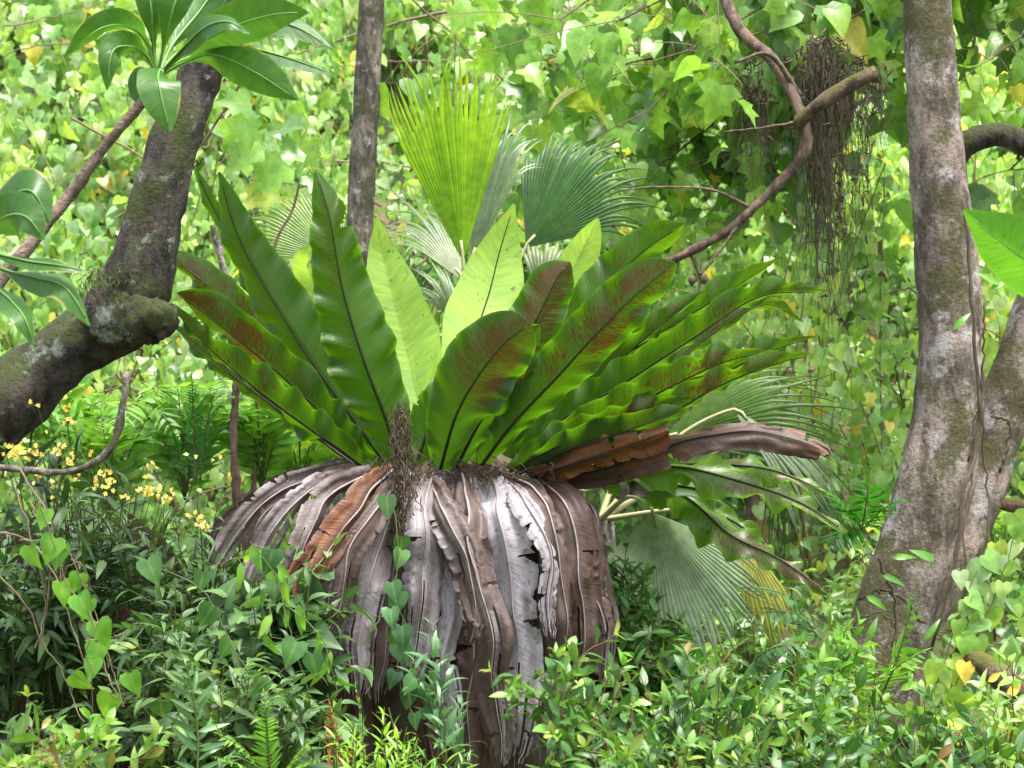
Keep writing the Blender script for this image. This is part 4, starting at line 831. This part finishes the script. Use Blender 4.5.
strap_plant('strap_leaf_plant', 'strap leaved plant with dark drooping leaves at the left frame edge', [(-120, 460, -1.7, 9), (-70, 340, -1.7, 8), (-25, 248, -1.7, 8)], A2, [
    ([(-8, 215, -1.75), (12, 196, -1.8), (32, 192, -1.85), (50, 222, -1.85)], .075, 25, .2, .35, 21),
    ([(-10, 228, -1.8), (10, 215, -1.9), (28, 218, -1.95), (44, 240, -1.95)], .07, 6, .2, .4, 22),
    ([(0, 255, -1.8), (30, 262, -1.85), (60, 266, -1.9), (90, 272, -1.9)], .036, 55, .3, .3, 24),
    ([(0, 268, -1.75), (35, 278, -1.85), (65, 288, -1.9), (90, 326, -1.9)], .05, 38, .35, .55, 25),
    ([(-5, 285, -1.8), (10, 300, -1.9), (24, 318, -1.95), (34, 346, -1.95)], .05, 30, .35, .5, 26),
])
t = thing('broad_leaf_plant', 'broad smooth green leaf poking in at the right frame edge', 'plant', P(1180, 560, -.8) * (1, 1, 0))
g, r = blade([(1150, 420, -.8), (1120, 340, -.8), (1072, 290, -.85), (1015, 252, -.9), (964, 210, -.9)], .125, 28, [(0, .05), (.2, .08), (.4, .7), (.65, 1), (.85, .75), (1, .02)], .25, .25, .004, 4, tone=.55, seed=81, n=44, nv=7, ribr=.006)
o = g.build('leaf', MAT['banana'], t); r.build('midrib', MAT['grib'], o)
g = Geo(); g.tube(spline([np.array(t.location), P(1165, 520, -.8), P(1150, 420, -.8)], 16), .012, 8); g.build('stalk', MAT['stem'], t)
# ------------------------------------------------------------------ heart-leaved shrubs up the bank
GR = 'heart-leaved shrubs on the bank behind'
BG = [  # px, py, y of the thing's centre; label
    ((70, 120, 6.5), 'heart leaved shrub high on the bank behind the strap leaf rosette', 'bg'),
    ((290, 80, 7.0), 'heart leaved shrub between the leaning trunk and the slim trunk top', 'bg'),
    ((60, 230, 4.5), 'yellow flecked heart leaved shrub behind the cane stem', 'bg'),
    ((500, 40, 7.2), 'heart leaved shrub above the lime palm leaf', 'bg'),
    ((300, 300, 4.0), 'heart leaved shrub low behind the left fronds', 'bg'),
    ((640, 140, 7.0), 'heart leaved shrub filling gaps behind the lobed leaves', 'bg'),
    ((860, 290, 4.6), 'pale heart leaved shrub left of the thick trunk below the rootlets', 'bg2'),
    ((800, 80, 7.5), 'pale heart leaved shrub far behind the rootlet mass', 'bg2'),
    ((990, 250, 5.0), 'pale heart leaved shrub seen between the two right hand stems', 'bg2'),
    ((840, 470, 3.4), 'pale heart leaved shrub low between palm leaf and thick trunk', 'bg2'),
    ((1000, 560, 3.0), 'pale heart leaved shrub right of the thick trunk base', 'bg2'),
    ((690, 330, 4.2), 'heart leaved shrub behind the right fronds', 'bg'),
    ((1000, 60, 7.0), 'pale heart leaved shrub high right of the thick trunk', 'bg2'),
    ((450, 380, 3.6), 'heart leaved shrub seen between the grey palm stalks', 'bg'),
    ((100, 380, 3.2), 'heart leaved shrub low behind the yellow orchid', 'bg'),
    ((640, 560, 2.8), 'heart leaved shrub low behind the drooping palm leaf', 'bg'),
]
rng = np.random.default_rng(101)
def sample_bank(n, y0, y1, hmax, seed):
    rg = np.random.default_rng(seed); y = y0 + (y1 - y0) * rg.random(n) ** .85; half = (y + 7) * .225 * 1.55 + .4; x = (rg.random(n) * 2 - 1) * half
    z = ground_z(x, y) + hmax * rg.random(n) ** 1.1
    p = np.stack([x, y, z], 1)
    keep = fbm(p * np.array((1.5, 1.0, 1.5)), seed, 3) + .1 * rg.random(n) > .49 - .16 * np.clip((4.8 - y) / 1.6, 0, 1)
    return p[keep]
pts = sample_bank(85000, 2.6, 11.5, 1.5, 5)
cen = np.array([P(*b[0]) for b in BG])
own = np.argmin((((pts[:, None] - cen[None]) * np.array((1, .8, 1.2))) ** 2).sum(-1), 1)
for k, (c, label, mat) in enumerate(BG):
    p = pts[own == k]
    if len(p) < 20: continue
    cx, cy = p[:, 0].mean(), p[:, 1].min() + .3
    root = thing('heart_leaf_shrub', label, 'shrub', (cx, cy, ground_z(cx, cy)), GR)
    m = len(p); g = Geo()
    n = np.stack([rng.normal(0, .7, m), rng.normal(-.6, .6, m), rng.normal(.5, .6, m)], 1)
    d = np.stack([rng.normal(0, .5, m), rng.normal(-.3, .3, m), rng.normal(-.9, .4, m)], 1)
    place(g, HEARTS * 3 + (LOBEDS, ELLS * 2 + LANCS * 2, [HEARTS[0]])[k % 3], p, d, n, rng.uniform(.055, .13, m) * np.clip(p[:, 1] / 6.5, .62, 1) * np.where(rng.random(m) < .3, .65, 1), rng)
    g.build('foliage', MAT[mat], root)
    st = Geo()
    for i in range(max(10, m // 45)):
        e = p[rng.integers(m)]; a = np.array((e[0] + rng.normal(0, .5), e[1] + rng.normal(.1, .25), 0)); a[2] = ground_z(a[0], a[1]) - .05
        c_ = bez(a, (a + e) / 2 + rng.normal(0, .3, 3), e + rng.normal(0, .06, 3), 12); st.tube(c_, np.linspace(.009, .003, 12) * rng.uniform(.5, 1.3), 4, False)
    for i in range(max(5, m // 220)):
        e = p[rng.integers(m)]; a = e + rng.normal(0, 1, 3) * (.5, .15, .45) + (0, -.25, .05); tw = bez(a, (a + e) / 2 + rng.normal(0, .12, 3), e + (0, -.25, 0), 12); tw += rng.normal(0, .006, tw.shape)
        st.tube(tw, np.linspace(.007, .0025, 12) * rng.uniform(.6, 1.4), 4, False)
    st.build('stem', MAT['twig'], root)
# low ground cover: countless small leaves over the bank
g = Geo(); pc = sample_bank(52000, 1.0, 14, .5, 15); m = len(pc)
place(g, HEARTS + ELLS, pc, np.stack([rng.normal(0, .6, m), rng.normal(-.5, .3, m), rng.normal(-.3, .5, m)], 1), np.stack([rng.normal(0, .4, m), rng.normal(-.4, .4, m), rng.normal(.9, .3, m)], 1), rng.uniform(.06, .14, m) * np.clip(pc[:, 1] / 6, .6, 1), rng)
tag(g.build('ground_cover', MAT['ground']), 'low leafy ground cover over the bank behind the fern', 'ground cover', None, 'stuff')
# brown stems and withered trunks in the bank
GS = 'brown stems among the bank shrubs'
for path, label in (([(868, 560, 4.6, 8), (890, 420, 4.8, 7), (884, 330, 5.0, 6), (872, 200, 5.2, 5)], 'withered brown vine stem left of the thick trunk'),
                    ([(910, 520, 5.4, 8), (905, 430, 5.5, 8), (898, 380, 5.5, 7), (880, 310, 5.6, 6), (868, 240, 5.6, 5)], 'thicker brown dead stem just behind the thick trunk'),
                    ([(765, 560, 2.6, 9), (752, 500, 2.7, 9), (742, 440, 2.8, 8), (735, 380, 2.8, 6)], 'mossy brown stem behind the drooping right fronds'),
                    ([(560, 180, 6, 7), (600, 80, 6, 7), (640, -60, 6, 6)], 'thin brown stem high behind the lobed leaves')):
    t = thing('dead_stem', label, 'stem', P(*path[0][:3]), GS); limb(path, 'stem', 'bark_d', t, n=40, k=10, bump=.02, seed=61, bf=9)

# ------------------------------------------------------------------ lobed-leaf tree across the top right
t = thing('lobed_leaf_tree', 'tree with large lobed maple like leaves draped across the top right', 'tree', (4.4, 4.2, ground_z(4.4, 4.2)))
tb = np.array(t.location)
g = Geo(); tip0 = np.array((4.0, 3.4, 4.6)); g.tube(spline([tb - (0, 0, .2), tb + (-.1, -.1, 1.6), tip0], 30), np.linspace(.17, .1, 30), 18, True, None, .02, 5, 6); g.build('trunk', MAT['bark_s'], t)
rng = np.random.default_rng(202); g, st, st2 = Geo(), Geo(), Geo()
ends = []
for px, py, y in ((560, 20, 2.2), (600, 70, 2.6), (650, 110, 2.2), (620, 20, 2.0), (690, 50, 2.0), (700, 130, 2.5), (640, 175, 2.9), (740, 20, 1.9), (780, 70, 2.4), (720, 180, 3.0), (850, 20, 2.0), (770, 150, 2.9), (990, 60, 2.0), (1010, 170, 2.4), (570, 110, 3.2), (600, 150, 3.3), (545, 60, 3.4), (640, 60, 2.9), (735, 105, 2.8)):
    e = P(px, py, y); a = tip0 + np.array((0, 0, rng.uniform(-.4, .3))); mid = (a + e) / 2 + np.array((0, 0, .55)) 
    c = bez(a, mid, e, 26); c[3:-1] += np.cumsum(rng.normal(0, .012, (22, 3)), 0); st.tube(c, np.linspace(.022, .004, 26), 5, False); ends.append(c)
    for k in range(22):
        j = rng.integers(15, 26); o = c[j]; e2 = o + rng.normal(0, 1, 3) * (.32, .3, .2) + (0, 0, -.06)
        tw = bez(o, (o + e2) / 2 + (0, 0, .06), e2, 6); st2.tube(tw, np.linspace(.003, .0015, 6), 3, False)
        m = rng.integers(4, 8); f = rng.integers(1, 6, m); hang = tw[f] + rng.normal(0, .05, (m, 3)) + (0, 0, -.06)
        for q, h in zip(tw[f], hang): st2.tube(np.array([q, (q + h) / 2 + (0, 0, .015), h]), .0011, 3, False)
        place(g, LOBEDS + HEARTS[:2] + LOBEDS[1:2], hang, np.stack([rng.normal(0, .55, m), rng.normal(-.25, .4, m), rng.normal(-.9, .3, m)], 1), np.stack([rng.normal(0, .5, m), rng.normal(-.7, .4, m), rng.normal(.6, .4, m)], 1), rng.uniform(.08, .155, m), rng)
g.build('crown', MAT['lob'], t); st.build('branch', MAT['bark_b'], t); st2.build('twig', MAT['twig'], t)

# dark lobed climber left of the palm, on a grey twig
t = thing('lobed_sapling', 'thin grey sapling with a few lobed leaves left of the slim trunk', 'sapling', P(262, 420, .9))
g, st = Geo(), Geo(); c = spline([P(250, 560, 1.0), P(262, 330, .95), P(275, 245, .9), (P(292, 212, .9)), P(300, 180, .9)], 30); st.tube(c, np.linspace(.012, .004, 30), 7); st.build('stem', MAT['twig'], t)
rng = np.random.default_rng(33); q = np.array([P(a, b, .85 + rng.normal(0, .1)) for a, b in ((300, 150), (285, 165), (310, 175), (262, 150), (245, 120), (280, 130), (250, 105), (310, 140), (228, 118), (270, 185))]); m = len(q)
place(g, LOBEDS, q, np.stack([rng.normal(0, .6, m), rng.normal(-.3, .2, m), rng.normal(-.6, .4, m)], 1), np.tile((0, -1, .5), (m, 1)) + rng.normal(0, .3, (m, 3)), rng.uniform(.11, .17, m), rng); g.build('foliage', MAT['lob'], t)

# thin bare stems
GT = 'thin bare saplings round the fern'
for path, label, mat in (([(-60, 470, -.9, 3.5), (0, 468, -.9, 3.6), (60, 472, -.9, 3.6), (95, 462, -.9, 3.8), (115, 440, -.9, 3.8), (123, 405, -.9, 3.8), (127, 372, -.88, 3.4)], 'thin curved branch hooking up below the leaning trunk', 'bark_s'),
                         ([(238, 540, .5, 4.5), (236, 480, .5, 4.4), (233, 430, .5, 4), (237, 380, .5, 3.8), (236, 340, .5, 3.4)], 'thin upright brown stem left of the dead skirt', 'bark_b'),
                         ([(228, 420, 1.2, 4), (236, 330, 1.2, 3.6), (225, 275, 1.2, 3.4), (213, 225, 1.2, 3)], 'thin grey stem behind the two long left fronds', 'bark_s')):
    t = thing('bare_sapling', label, 'stem', P(*path[0][:3]), GT); limb(path, 'stem', mat, t, n=40, k=8, bump=.004, seed=71, bf=20)
for path, label, r in (([(960, 650, .2, 9), (990, 668, .1, 12), (1020, 692, .0, 14), (1080, 740, -.1, 15)], 'mossy broken log end slanting at the lower right', 0),
                       ([(940, 520, 1.1, 6), (990, 504, 1.1, 7), (1030, 508, 1.1, 7), (1100, 515, 1.1, 7)], 'mossy level branch right of the thick trunk', 0)):
    t = thing('mossy_log', label, 'log', P(*path[0][:3]), 'mossy wood at the right'); limb(path, 'log', 'bark_d', t, n=30, k=14, bump=.012, seed=81, bf=12)

# earth bank under the left shrubs, its colour darkened to paint the hollow's shade
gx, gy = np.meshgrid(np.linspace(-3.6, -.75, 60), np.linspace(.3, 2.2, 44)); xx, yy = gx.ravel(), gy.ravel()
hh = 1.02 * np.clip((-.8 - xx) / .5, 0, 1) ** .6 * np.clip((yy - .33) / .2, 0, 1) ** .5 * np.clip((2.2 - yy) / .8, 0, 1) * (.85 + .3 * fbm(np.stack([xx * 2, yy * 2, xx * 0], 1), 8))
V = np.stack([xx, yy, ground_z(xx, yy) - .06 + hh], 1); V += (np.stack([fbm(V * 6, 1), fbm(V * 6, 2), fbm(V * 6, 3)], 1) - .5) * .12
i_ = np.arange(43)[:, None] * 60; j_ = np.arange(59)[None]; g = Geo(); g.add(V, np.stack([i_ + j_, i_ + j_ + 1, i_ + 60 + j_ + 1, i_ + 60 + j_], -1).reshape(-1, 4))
tag(g.build('earth_bank', plain_mat('hollow_shade_earth', (.005, .004, .003), (.02, .014, .01), 1.0, 14, .03)), 'earth bank coloured near black for hollow shade under the tangled shrubs at the left', 'bank', None, 'structure')

# ------------------------------------------------------------------ fern clumps
def fern_clump(name, label, fronds, mat, lenp, seed, group=None, npair=16, temps=PINNA, stalk='stem', **kw):
    """fronds: list of px,py,y control points from base to tip"""
    root = thing(name, label, 'fern', P(*fronds[0][0]), group); rng = np.random.default_rng(seed)
    for f in fronds:
        g, st = Geo(), Geo(); fern_frond(g, st, [P(*q) for q in f], lenp * rng.uniform(.85, 1.1), rng, npair, temps, **kw)
        o = g.build('frond', MAT[mat], root); st.build('rachis', MAT[stalk], o)
    return root
rng = np.random.default_rng(303)
def rosette(px, py, y, n, L, spread, up=1.0, seed=0):
    r = np.random.default_rng(seed); out = []
    for i in range(n):
        a = (i + r.uniform(-.3, .3)) / n * 2 - 1; l = L * r.uniform(.75, 1.1)
        out.append([(px, py, y), (px + a * spread * .35, py - l * .55 * up, y - .05), (px + a * spread * .8, py - l * .9 * up, y - .12 + r.normal(0, .1)), (px + a * spread * 1.15, py - l * (.95 - .25 * abs(a)) * up, y - .2 + r.normal(0, .12))])
    return out
GF = 'bright lobed ferns at the left'
FC = [(rosette(110, 520, .7, 7, 120, 70, 1, 1), 'bright fern clump just below the leaning trunk'), (rosette(185, 500, .9, 7, 125, 60, 1, 2), 'bright lobed fern clump behind the yellow flowers'),
      (rosette(262, 490, 1.0, 7, 110, 55, 1, 3), 'bright lobed fern clump beside the thin upright stem'), (rosette(300, 500, 1.3, 6, 90, 60, 1, 4), 'small bright fern clump against the dead skirt left shoulder'),
      (rosette(60, 470, 1.2, 6, 90, 70, 1, 5), 'bright fern clump under the mossy trunk bend')]
for i, (f, label) in enumerate(FC): fern_clump('lobed_fern', label, f, 'fern', .15, 20 + i, GF, 13)
fern_clump('sword_fern', 'dark upright sword fern with narrow fronds behind the orchid', [[(195, 480, .4), (194, 440, .4), (193, 405, .36), (192, 378, .3)], [(200, 480, .4), (204, 440, .38), (210, 410, .34), (214, 392, .3)], [(188, 482, .4), (178, 450, .38), (170, 425, .3), (160, 415, .25)]], 'darkfern', .045, 41, None, 30)
fern_clump('grey_fern', 'grey green upright fern frond in the lower left foreground', [[(196, 800, -1.5), (198, 740, -1.5), (192, 690, -1.52), (180, 650, -1.55)], [(200, 800, -1.5), (215, 770, -1.5), (235, 750, -1.6)]], 'greyfern', .095, 42, None, 13, NARROW, jit=.3)
fern_clump('bright_ground_fern', 'bright green fern with comb like fronds at bottom left', [[(272, 790, -1.4), (268, 745, -1.45), (266, 715, -1.5), (264, 695, -1.5)], [(272, 790, -1.4), (245, 750, -1.5), (222, 735, -1.55), (212, 715, -1.6)], [(272, 790, -1.4), (300, 750, -1.5), (318, 735, -1.55)], [(272, 790, -1.4), (240, 765, -1.6), (215, 757, -1.7)], [(274, 790, -1.4), (300, 765, -1.6), (330, 757, -1.7)]], 'fern', .05, 43, None, 22)
fern_clump('red_fern', 'small rusty red young fern frond at the bottom', [[(332, 800, -1.3), (334, 765, -1.3), (333, 735, -1.33), (330, 705, -1.36)], [(332, 800, -1.3), (343, 770, -1.35), (350, 745, -1.4)]], 'redfern', .045, 44, None, 9, LANCS)
fern_clump('trunk_fern', 'pale lobed fern climbing on the thick trunk base', [[(884, 690, .05), (900, 650, .0), (908, 620, -.05), (914, 595, -.08)], [(884, 690, .05), (896, 668, -.05), (922, 652, -.1)]], 'fern', .1, 45, None, 9)
fern_clump('dark_trunk_fern', 'dark green fern tuft perched left of the thick trunk', [[(862, 530, .3), (850, 510, .2), (838, 498, .15), (828, 492, .1)], [(862, 530, .3), (866, 505, .2), (868, 492, .15), (866, 482, .1)], [(862, 530, .3), (882, 510, .2), (895, 502, .15), (902, 500, .1)], [(862, 530, .3), (845, 530, .2), (832, 545, .15)]], 'darkfern', .1, 46, None, 11)
fern_clump('silver_fern', 'silvery lobed fern fronds under the yellow palm leaf', [[(820, 640, .3), (790, 600, .2), (770, 590, .1), (748, 588, .05)], [(820, 640, .3), (800, 615, .1), (770, 612, .0), (745, 618, -.05)], [(745, 680, -.1), (760, 655, -.15), (785, 645, -.2), (805, 650, -.2)]], 'greyfern', .11, 47, None, 11)
fern_clump('bank_fern', 'small feathery fern on the bank right of the trunk', rosette(1000, 570, 2.4, 6, 70, 50, 1, 9), 'fern', .1, 48, None, 12)

# ------------------------------------------------------------------ foreground shrubs
GB = 'dull green tangled shrubs at the left'
for i, (base, box, nt_, lf, label) in enumerate([
    ((60, .1), (85, 508, .0, 90, 45, .35), 34, 11, 'tangled grey green shrub under the yellow orchid at the left edge'),
    ((-10, .1), (30, 545, -.15, 75, 22, .3), 26, 10, 'overhanging grey green shrub roofing the black hollow'),
    ((190, .0), (190, 545, -.1, 80, 60, .3), 34, 11, 'tangled grey green shrub left of the dead frond skirt'),
    ((280, -.5), (275, 610, -.6, 62, 70, .22), 34, 10, 'tangled shrub with heart shaped leaves against the skirt'),
    ((180, -.5), (175, 640, -.6, 62, 65, .25), 30, 10, 'dark tangled shrub in the middle of the lower left'),
    ((30, -.5), (30, 745, -.7, 70, 28, .25), 14, 10, 'dark low shrub beside the black hollow'),
    ((250, -.9), (250, 690, -1.0, 85, 35, .2), 22, 10, 'dull green shrub just behind the bright ground fern')]):
    bush('tangled_shrub', label, 'shrub', GB, base, box, nt_, LANCS if i != 3 else LANCS + HEARTS[:2], .11, lf, 'lance', 300 + i, hang=.25, up=.7, side=2)
GE = 'glossy bushes across the bottom'
for i, (base, box, nt_, lf, new, mat, label) in enumerate([
    ((570, -1.2), (580, 690, -1.2, 55, 45, .25), 15, 10, 'newg', 'ell', 'glossy leaved bush in front of the skirt with pale shoot tips'),
    ((690, -.9), (690, 690, -.9, 75, 55, .3), 26, 11, 'newg', 'ell', 'dense glossy bush below the drooping palm leaf'),
    ((800, -.6), (805, 700, -.7, 80, 60, .3), 28, 11, 'newg', 'ell', 'dense glossy bush just left of the thick trunk foot'),
    ((632, .1), (634, 600, .0, 28, 55, .16), 24, 13, None, 'ell', 'narrow upright bush tucked against the right side of the skirt'),
    ((870, .7), (880, 560, 1.2, 40, 45, .3), 16, 10, None, 'bg', 'bright small leaved bush behind the foot of the thick trunk'),
    ((760, .5), (755, 600, .9, 60, 45, .3), 18, 10, None, 'bg', 'bright small leaved bush behind the yellow palm leaf'),
    ((852, .1), (852, 655, .1, 32, 35, .2), 14, 10, None, 'fern', 'bright leafy sprig hugging the foot of the thick trunk'),
    ((910, -.5), (930, 730, -.6, 85, 40, .25), 16, 10, 'newg', 'ell', 'sparse glossy bush in front of the thick trunk base'),
    ((1040, -.3), (1040, 690, -.3, 70, 60, .3), 14, 10, None, 'bg2', 'pale green bush in the lower right corner'),
    ((50, -1.7), (60, 745, -1.7, 80, 30, .2), 14, 10, 'newg', 'newg', 'bright leaved bush with orange tinted leaves in the bottom left corner'),
    ((610, -1.6), (640, 755, -1.7, 120, 22, .2), 18, 9, 'newg', 'ell', 'low glossy bush along the bottom edge'),
    ((840, -1.5), (850, 762, -1.6, 130, 20, .2), 16, 9, 'newg', 'ell', 'low glossy bush along the bottom right edge')]):
    bush('glossy_bush', label, 'bush', GE, base, box, nt_, ELLS + LANCS, .08, lf + 2, mat, 400 + i, stem='rtwig', whorl=3, new=new, up=.45, small=.6, side=3, arch=.3, nz=.06)
bush('lime_tuft', 'lime green fine leaved tuft in front of the dead skirt', 'plant', 'fine leaved tufts', (372, -1.3), (372, 735, -1.4, 45, 32, .15), 26, NARROW, .085, 16, 'bright', 501, arch=.1, side=0)
bush('lime_tuft', 'green fine leaved tuft at the foot of the skirt centre', 'plant', 'fine leaved tufts', (440, -1.2), (430, 755, -1.3, 45, 22, .15), 16, NARROW, .085, 14, 'fern', 502, arch=.1, side=0)
# upright weed in front of the skirt
t = thing('upright_weed', 'tall pale weed with narrow leaves standing before the skirt', 'weed', P(455, 800, -1.1)); rng = np.random.default_rng(61); g, st = Geo(), Geo()
for a, b in (((460, 800), (430, 618)), ((462, 800), (448, 660)), ((455, 800), (462, 700)), ((450, 790), (415, 660)), ((458, 800), (440, 640))):
    leafy_stem(g, st, P(*a, -1.1), P(*b, -1.1 + rng.normal(0, .08)), NARROW + LANCS[:2], .085, 15, rng, r0=.003, start=.2, ang=.7, up=.5, arch=.05)
st.build('stem', MAT['stem'], t); g.build('foliage', MAT['greyfern'], t)
# climbing vine over the skirt
def vine(name, label, cat, strands, mat, temps, size, y, seed, group=None, step=26, face=(0, -1, .25), stem='stem', r=.0016):
    t = thing(name, label, cat, P(*strands[0][0], y), group); rng = np.random.default_rng(seed); g, st = Geo(), Geo()
    for s_ in strands:
        c = spline([P(a, b, y + rng.normal(0, .03)) for a, b in s_], 40); c += np.cumsum(rng.normal(0, .0015, c.shape), 0); st.tube(c, r, 4, False)
        ln = np.linalg.norm(np.diff(c, axis=0), axis=1).sum(); m = max(2, int(ln / (step * KP * (7 + y)))); j = np.linspace(2, 39, m).astype(int)
        h = c[j] + rng.normal(0, .018, (m, 3)); 
        for q, e in zip(c[j], h): st.tube(np.array([q, (q + e) / 2, e]), .001, 3, False)
        place(g, temps, h, np.stack([rng.normal(0, .45, m), rng.normal(-.15, .2, m), rng.normal(-.9, .2, m)], 1), np.asarray(face, float) + rng.normal(0, .3, (m, 3)), size * rng.uniform(.75, 1.15, m), rng)
    st.build('stem', MAT[stem], t); g.build('foliage', MAT[mat], t); return t
GV = 'climbing heart-leaved vines'
vine('heart_vine', 'heart leaved vine climbing the front of the dead skirt', 'vine', [[(410, 720), (408, 640), (398, 590), (400, 540), (395, 500)], [(425, 720), (420, 670), (396, 655), (392, 610)]], 'dvine', HEARTS, .06, -.62, 71, GV, 22)
vine('heart_vine', 'bright heart leaved vine dangling before the black hollow', 'vine', [[(38, 500), (58, 560), (66, 585), (95, 620), (85, 650), (92, 670), (95, 715)], [(20, 540), (60, 545), (90, 600), (120, 700)]], 'vine', HEARTS, .06, -1.3, 72, GV, 30, stem='twig')
vine('heart_vine', 'heart leaved vine sprawling over the left shrub beside the skirt', 'vine', [[(140, 560), (200, 590), (240, 660), (270, 720)], [(250, 540), (275, 580), (290, 640), (310, 700)], [(150, 700), (200, 680), (250, 690), (300, 650)]], 'dvine', HEARTS, .065, -1.0, 73, GV, 34)
vine('strap_vine', 'leafy trailing shoot along the skirt left edge', 'vine', [[(255, 545), (270, 560), (280, 600), (300, 620), (322, 650), (335, 700)], [(230, 560), (268, 550), (276, 580), (275, 640)]], 'fern', LANCS, .08, -.85, 74, None, 14)
# dry hanging twigs before the hollow
t = thing('dry_twigs', 'dry brown dangling twigs in front of the black hollow', 'twigs', P(10, 520, -1.2)); rng = np.random.default_rng(81); st = Geo()
for p in ([(-20, 530), (30, 545), (60, 590), (85, 620), (100, 660), (122, 710)], [(-20, 560), (20, 600), (45, 650), (70, 700), (85, 730)], [(20, 470), (50, 520), (58, 560), (66, 620), (90, 680)], [(30, 500), (52, 530), (62, 570), (55, 640)], [(60, 590), (75, 560), (90, 590), (92, 620)], [(10, 480), (40, 560), (50, 600), (45, 640)], [(85, 640), (100, 640), (115, 640), (125, 636)]):
    c = spline([P(a, b, -1.2 + rng.normal(0, .04)) for a, b in p], 30); c += np.cumsum(rng.normal(0, .0025, c.shape), 0); st.tube(c, np.linspace(.003, .0013, 30), 4, False)
st.build('twig', MAT['twig'], t)
# yellow orchid
t = thing('yellow_orchid', 'orchid with arching sprays of small yellow flowers below the mossy trunk', 'orchid', P(70, 540, -.5)); rng = np.random.default_rng(91); g = Geo()
lf, sl = Geo(), Geo()
for k in range(16):
    a = P(rng.uniform(20, 130), 540, -.45); leafy_stem(lf, sl, a, a + rng.normal(0, .12, 3) + (0, -.05, .2), NARROW, .16, 4, rng, r0=.003, arch=.1)
sl.build('stem', MAT['stem'], t); lf.build('foliage', MAT['lance'], t)
for (px, py, nfl) in ((64, 408, 4), (66, 417, 4), (35, 448, 6), (28, 458, 6), (60, 447, 4), (12, 452, 6), (72, 462, 6), (55, 455, 4), (8, 443, 4), (105, 475, 8), (110, 484, 8), (98, 487, 6), (142, 492, 8), (160, 490, 7), (166, 498, 7), (150, 480, 4), (150, 464, 2), (36, 478, 4), (52, 484, 3), (200, 523, 6), (206, 526, 5), (193, 518, 4), (222, 459, 2), (185, 459, 2), (78, 478, 3), (36, 404, 2), (90, 455, 2), (130, 498, 4)):
    st, fl = Geo(), Geo(); c0 = P(px, py, -.75); b = P(px * .6 + 40, 545, -.45); st.tube(bez(b, (b + c0) / 2 + (0, -.02, .14), c0, 12), .0012, 3, False)
    for i in range(nfl):
        o = c0 + rng.normal(0, .011, 3); n = nrm(np.array((rng.normal(0, .4), -1, rng.normal(.2, .3)))); e1 = nrm(np.cross(n, (0, 0, 1))); e2 = np.cross(e1, n)
        th = np.arange(5) * 1.2566 + rng.uniform(0, 6); rd = e1 * np.cos(th)[:, None] + e2 * np.sin(th)[:, None]
        place(fl, PETAL, np.tile(o, (5, 1)), rd, n + rng.normal(0, .2, (5, 3)), rng.uniform(.0055, .0092, 5), rng)
    fo = fl.build('flower', MAT['yellow'], t); st.build('flower_stalk', MAT['stem'], fo)
# pale shrubs at the right of the trunk and loose shoots
vine('heart_vine', 'bright heart leaved vine over the bank right of the thick trunk', 'vine', [[(940, 760), (950, 700), (975, 640), (1000, 580), (1020, 520)], [(1000, 768), (990, 700), (1010, 650), (1030, 600)], [(920, 768), (960, 720), (1010, 720)], [(900, 720), (930, 690), (960, 600), (985, 540)]], 'bg2', HEARTS, .07, .15, 75, GV, 11)


rng = np.random.default_rng(919)
for k, (x0, label) in enumerate(((812, 'thin hanging vine curtain left of the thick trunk under the rootlets'), (868, 'thin hanging vine curtain close to the left edge of the thick trunk'), (1000, 'thin hanging vine curtain between the two right hand stems'))):
    vine('hanging_vine', label, 'vine', [[(x0 + rng.normal(0, 22) + o, 120 + rng.uniform(0, 90)), (x0 + rng.normal(0, 20) + o, 320), (x0 + rng.normal(0, 24) + o, 430 + rng.uniform(0, 120))] for o in (-24, -8, 8, 24)], 'bg2', HEARTS, .07, 2.6 + .3 * k, 80 + k, GV, 17, stem='twig', r=.003)
